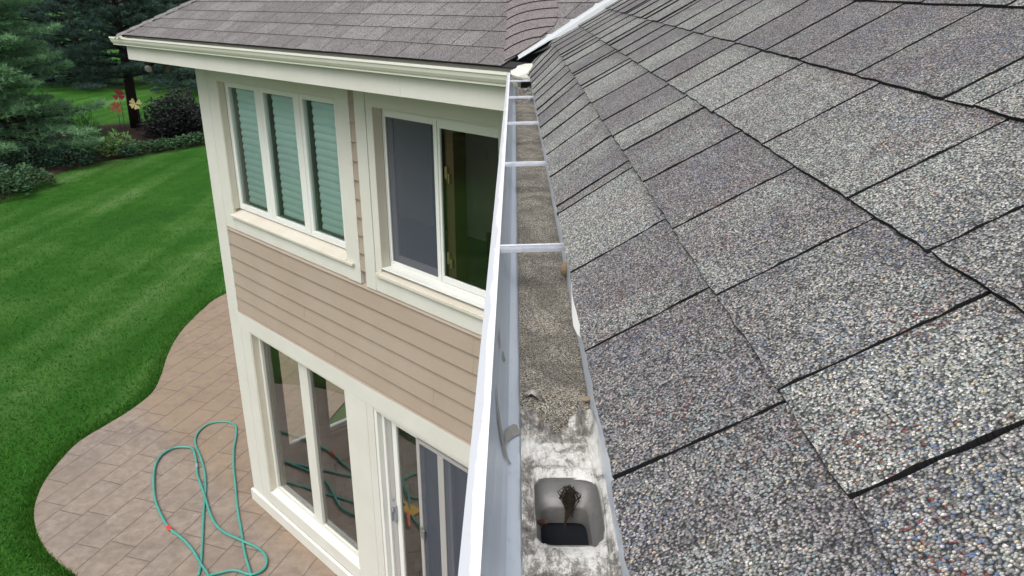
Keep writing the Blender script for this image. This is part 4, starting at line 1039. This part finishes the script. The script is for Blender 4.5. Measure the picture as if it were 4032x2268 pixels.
# ------------------------------------------------------------------ trees and plants
def tuft(mb, c, d, ln, n, wd, rng, tn, spread=.7):
    d = d.normalized()
    for k in range(n):
        v = (d + Vector((rng.gauss(0, spread), rng.gauss(0, spread), rng.gauss(0, spread * .7)))).normalized(); s_ = v.orthogonal().normalized()
        s_ = (s_ * math.cos(k * 2.4) + v.cross(s_) * math.sin(k * 2.4)) * wd; L = ln * rng.uniform(.6, 1.1)
        b = c + v * L * .1; o_ = mb.add([b - s_, b + s_, c + v * L], [(0, 1, 2)])
        t2 = max(0, min(1, tn + rng.uniform(-.12, .12)))
        for q in range(3): mb.tint[o_ + q] = (t2, 0, 0)
def pine(name, label, loc, H, R, seed, mat, z0=.6, dens=1., dead=True, group=None, lean=0.):
    rng = random.Random(seed); t = thing(name, label, 'tree', loc, group); lo = Vector(loc)
    tr = MB(); nT = 9; ptsT = [lo + Vector((lean * (k / nT) * 2 + rng.uniform(-.06, .06), rng.uniform(-.06, .06), H * k / nT - .1)) for k in range(nT + 1)]
    tr.tube(ptsT, [.26 * (1 - k / (nT + .6)) * H / 11 + .02 for k in range(nT + 1)], 10)
    cr = MB(); z = z0
    while z < H * .97:
        f = z / H; Rl = R * (1 - f) ** .75 * rng.uniform(.8, 1.1); nb_ = rng.randint(5, 7); ph = rng.uniform(0, 6.28)
        for b in range(nb_):
            a = ph + b * 6.283 / nb_ + rng.uniform(-.3, .3); L = Rl * rng.uniform(.65, 1.15); el = rng.uniform(-.05, .25) + f * .5
            pts = []; base = samp(ptsT, min(.999, f)); base.z = z
            for k in range(6):
                g = k / 5; pts.append(base + Vector((math.cos(a) * L * g, math.sin(a) * L * g, L * (math.sin(el) * g - .22 * g * g + .12 * g ** 4) + rng.uniform(-.04, .04))))
            tr.tube(pts, [.045 * (1 - k / 6.5) * (L / 3 + .3) for k in range(6)], 5, caps=False)
            nt_ = int(15 * L * dens)
            for q in range(nt_):
                g = .28 + .74 * rng.random() ** .7; p = samp(pts, min(.999, g)); side = Vector((-math.sin(a), math.cos(a), 0)) * rng.gauss(0, .30 * L * (1.15 - g) * .7 + .10)
                c = p + side + Vector((0, 0, rng.gauss(.02, .07) - abs(side.length) * .08)); dd = Vector((math.cos(a), math.sin(a), .55)) + side * .9
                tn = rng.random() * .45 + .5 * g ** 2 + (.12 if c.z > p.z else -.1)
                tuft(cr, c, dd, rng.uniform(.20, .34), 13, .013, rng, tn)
        z += rng.uniform(.42, .62) * (1 - .35 * f)
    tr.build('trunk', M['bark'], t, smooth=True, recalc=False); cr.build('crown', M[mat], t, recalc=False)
    return t
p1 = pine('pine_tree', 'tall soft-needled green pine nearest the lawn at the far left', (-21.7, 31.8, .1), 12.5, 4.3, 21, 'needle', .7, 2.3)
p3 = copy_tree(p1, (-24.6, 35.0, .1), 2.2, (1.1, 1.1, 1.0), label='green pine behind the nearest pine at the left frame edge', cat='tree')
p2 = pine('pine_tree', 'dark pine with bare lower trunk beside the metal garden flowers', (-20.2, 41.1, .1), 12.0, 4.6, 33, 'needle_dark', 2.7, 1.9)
p4 = pine('pine_tree', 'dark skirted conifer beyond the far lawn, left of the roof corner', (-34, 62, -.05), 15.0, 5.0, 44, 'needle_dark', .5, 1.5)
bgp = 'dark conifers far behind the garden bed'; p4['group'] = bgp
for (x, y, rz, s_, lb) in ((-44, 56, 1.0, 1.1, 'dark conifer beyond the far lawn, leftmost of the far row'), (-39, 66, 2.2, 1.15, 'dark conifer beyond the far lawn, second from the left'), (-28.5, 66, .4, 1.2, 'dark conifer in the far row behind the gap in the bed'),
                           (-23.5, 60, 3.3, 1.1, 'dark conifer in the far row behind the bare-trunk pine'), (-18.5, 57, 4.1, 1.1, 'dark conifer in the far row nearest the house corner'), (-14.5, 49.5, 5.0, .85, 'dark conifer close behind the house corner post'), (-31, 78, 5.6, 1.6, 'tallest dark conifer deepest behind the far row')):
    copy_tree(p4, (x, y, -.05), rz, (s_, s_, s_), label=lb, cat='tree', group=bgp)
for (x, y, rz, s_, lb) in ((-29, 15, 1.3, 1.0, 'dark conifer outside the left frame edge, seen only in the glass'), (-28, 7, 2.9, 1.1, 'second dark conifer outside the left frame edge, seen only in the glass'), (-31, -2, 4.4, 1.15, 'third dark conifer outside the left frame edge, seen only in the glass')):
    copy_tree(p4, (x, y, -.05), rz, (s_, s_, s_), label=lb, cat='tree', group='conifers mirrored in the windows')
def leafy(name, label, cat, loc, R, H, n, lw, ll, mat, seed, up=.4, stems=6, group=None, shell=.5):
    rng = random.Random(seed); t = thing(name, label, cat, loc, group); lo = Vector(loc); lf = MB(); sm_ = MB()
    ends = []
    for k in range(stems):
        a = rng.uniform(0, 6.28); r = R * rng.uniform(.2, .75); e = lo + Vector((r * math.cos(a), r * math.sin(a), H * rng.uniform(.55, .9))); ends.append(e)
        sm_.tube([lo + Vector((rng.uniform(-.05, .05), rng.uniform(-.05, .05), -.05)), lo.lerp(e, .5) + Vector((rng.uniform(-.05, .05), rng.uniform(-.05, .05), H * .08)), e], [.012 * H + .008, .009 * H + .006, .003], 5, caps=False)
    for q in range(n):
        while True:
            v = Vector((rng.uniform(-1, 1), rng.uniform(-1, 1), rng.uniform(0, 1)))
            if v.length < 1 and v.length > shell * rng.random(): break
        wob = 1 + .3 * MN.noise(Vector((v.x * 2 + seed, v.y * 2, v.z * 2)))
        c = lo + Vector((v.x * R * wob, v.y * R * wob, v.z * H * wob)); d = Vector((v.x, v.y, up + rng.uniform(-.5, .5))) + Vector((rng.gauss(0, .5), rng.gauss(0, .5), 0)); d.normalize()
        s_ = d.cross(Vector((rng.gauss(0, .4), rng.gauss(0, .4), 1))).normalized() * lw * rng.uniform(.6, 1.1); L = ll * rng.uniform(.6, 1.15)
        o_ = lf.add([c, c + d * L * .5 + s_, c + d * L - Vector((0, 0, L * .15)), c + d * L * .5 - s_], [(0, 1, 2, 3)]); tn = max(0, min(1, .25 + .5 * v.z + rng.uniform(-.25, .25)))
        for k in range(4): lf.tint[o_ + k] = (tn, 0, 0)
    sm_.build('stem', M['bark'], t, recalc=False); lf.build('foliage', M[mat], t, recalc=False); return t
leafy('shrub', 'large dark purple-leaved shrub between yellow metal flower and house corner', 'shrub', (-16.75, 38.6, .1), 1.75, 2.1, 7000, .07, .17, 'leaf_dark', 1)
leafy('shrub', 'dark rounded shrub half hidden behind the house corner board', 'shrub', (-14.6, 40.2, .1), 1.7, 2.6, 7000, .07, .17, 'leaf_dark', 2)
leafy('hosta', 'bright lime green hosta in the middle of the bed', 'plant', (-17.85, 33.9, .1), .95, .85, 420, .06, .34, 'leaf_lime', 3, .5)
leafy('ornamental_grass', 'dark upright grass clump left of the lime hosta', 'plant', (-19.2, 34.6, .1), .6, 1.25, 700, .012, .7, 'leaf_mid', 4, 1.6)
leafy('shrub', 'small dark ball shrub right of the lime hosta', 'shrub', (-17.0, 33.5, .1), .5, .55, 600, .03, .10, 'leaf_blue', 5)
gcg = 'low leafy plants along the right of the bed'
for i, (x, y, r) in enumerate(((-16.8, 34.7, .75), (-16.2, 35.3, .7), (-15.75, 36.0, .7), (-15.3, 36.8, .6))):
    leafy('groundcover_plant', ['low green leafy mound just right of the ball shrub', 'second low leafy mound right of the ball shrub', 'third low leafy mound towards the house corner', 'low leafy mound nearest the house corner'][i], 'plant', (x, y, .08), r, .42, 420, .05, .17, 'leaf_mid', 20 + i, .3, group=gcg)
leafy('shrub', 'wide blue-green shrub under the tall green pine at the bed edge', 'shrub', (-18.5, 31.6, .1), 1.15, .95, 1300, .045, .16, 'leaf_blue', 6)
leafy('shrub', 'blue-green shrub under the pine tips behind the brick', 'shrub', (-19.9, 31.0, .1), 1.1, .9, 1100, .045, .16, 'leaf_blue', 7)
leafy('leafy_plant', 'broad-leaved dark green plant at the left frame edge by the lawn', 'plant', (-18.1, 26.4, .08), 1.0, .75, 700, .06, .22, 'leaf_mid', 8)
leafy('leafy_plant', 'broad-leaved plant in front of the red brick', 'plant', (-18.0, 27.8, .08), .85, .7, 600, .055, .2, 'leaf_mid', 9)
leafy('leafy_plant', 'dark leafy plant behind the two plants at left frame edge', 'plant', (-19.4, 27.4, .08), 1.2, 1.0, 800, .055, .2, 'leaf_blue', 10)
m_ = MB(); m_.box((-18.35, 29.1, .0), (-17.95, 29.32, .14)); m_.box((-18.3, 29.12, .142), (-18.08, 29.3, .20)); bmk = m_.build('brick', M['stone'], bevel=.015); tag(bmk, 'reddish brown edging bricks at the front of the bed', 'brick')
# metal garden flowers on rods
def flower(name, label, base, h, mat, r, face):
    t = thing(name, label, 'garden stake', base, 'metal garden flowers on rods'); lo = Vector(base); m_ = MB()
    m_.tube([lo, lo + Vector((.02, .01, h * .5)), lo + Vector((0, -.02, h))], .012, 6); m_.build('rod', M['iron'], t)
    c = lo + Vector((0, -.05, h)); f = Vector(face).normalized(); u = f.cross(Vector((0, 0, 1))).normalized(); v = u.cross(f) * -1
    for k in range(4):
        a = k * 2 * math.pi / 4 + .5 + .35 * math.sin(k * 5 + h * 9); d = u * math.cos(a) + v * math.sin(a); s_ = (u * -math.sin(a) + v * math.cos(a)); p = MB(); P = []
        for (x, w_) in ((.06, .04), (.45, .30), (.8, .46), (1.0, .34), (.90, 0), (1.0, -.34), (.8, -.46), (.45, -.30), (.06, -.04)): P.append(c + d * x * r + s_ * w_ * r + f * (.16 * r * x))
        n_p = len(P); P2 = [q - f * .006 for q in P]; p.add(P + P2, [tuple(range(n_p)), tuple(range(2 * n_p - 1, n_p - 1, -1))] + [(i, (i + 1) % n_p, n_p + (i + 1) % n_p, n_p + i) for i in range(n_p)])
        p.build('petal', M[mat], t)
    p = MB(); p.tube([c, c + f * .06], [.10 * r, .05 * r], 8); p.build('centre', M[mat], t)
flower('metal_flower', 'crimson metal flower on a rod, topmost of the three', (-20.75, 41.0, .1), 1.72, 'pinkred', .29, (.5, -1, .25))
flower('metal_flower', 'rust orange metal flower on a rod below the crimson one', (-20.78, 40.6, .1), 1.12, 'orange', .30, (.3, -1, .35))
flower('metal_flower', 'pale yellow metal flower on a rod before the dark trunk', (-19.55, 40.2, .1), 1.38, 'paleyel', .29, (.5, -1, .3))
for o in list(bpy.data.objects):
    if '_loc' in o: del o['_loc']
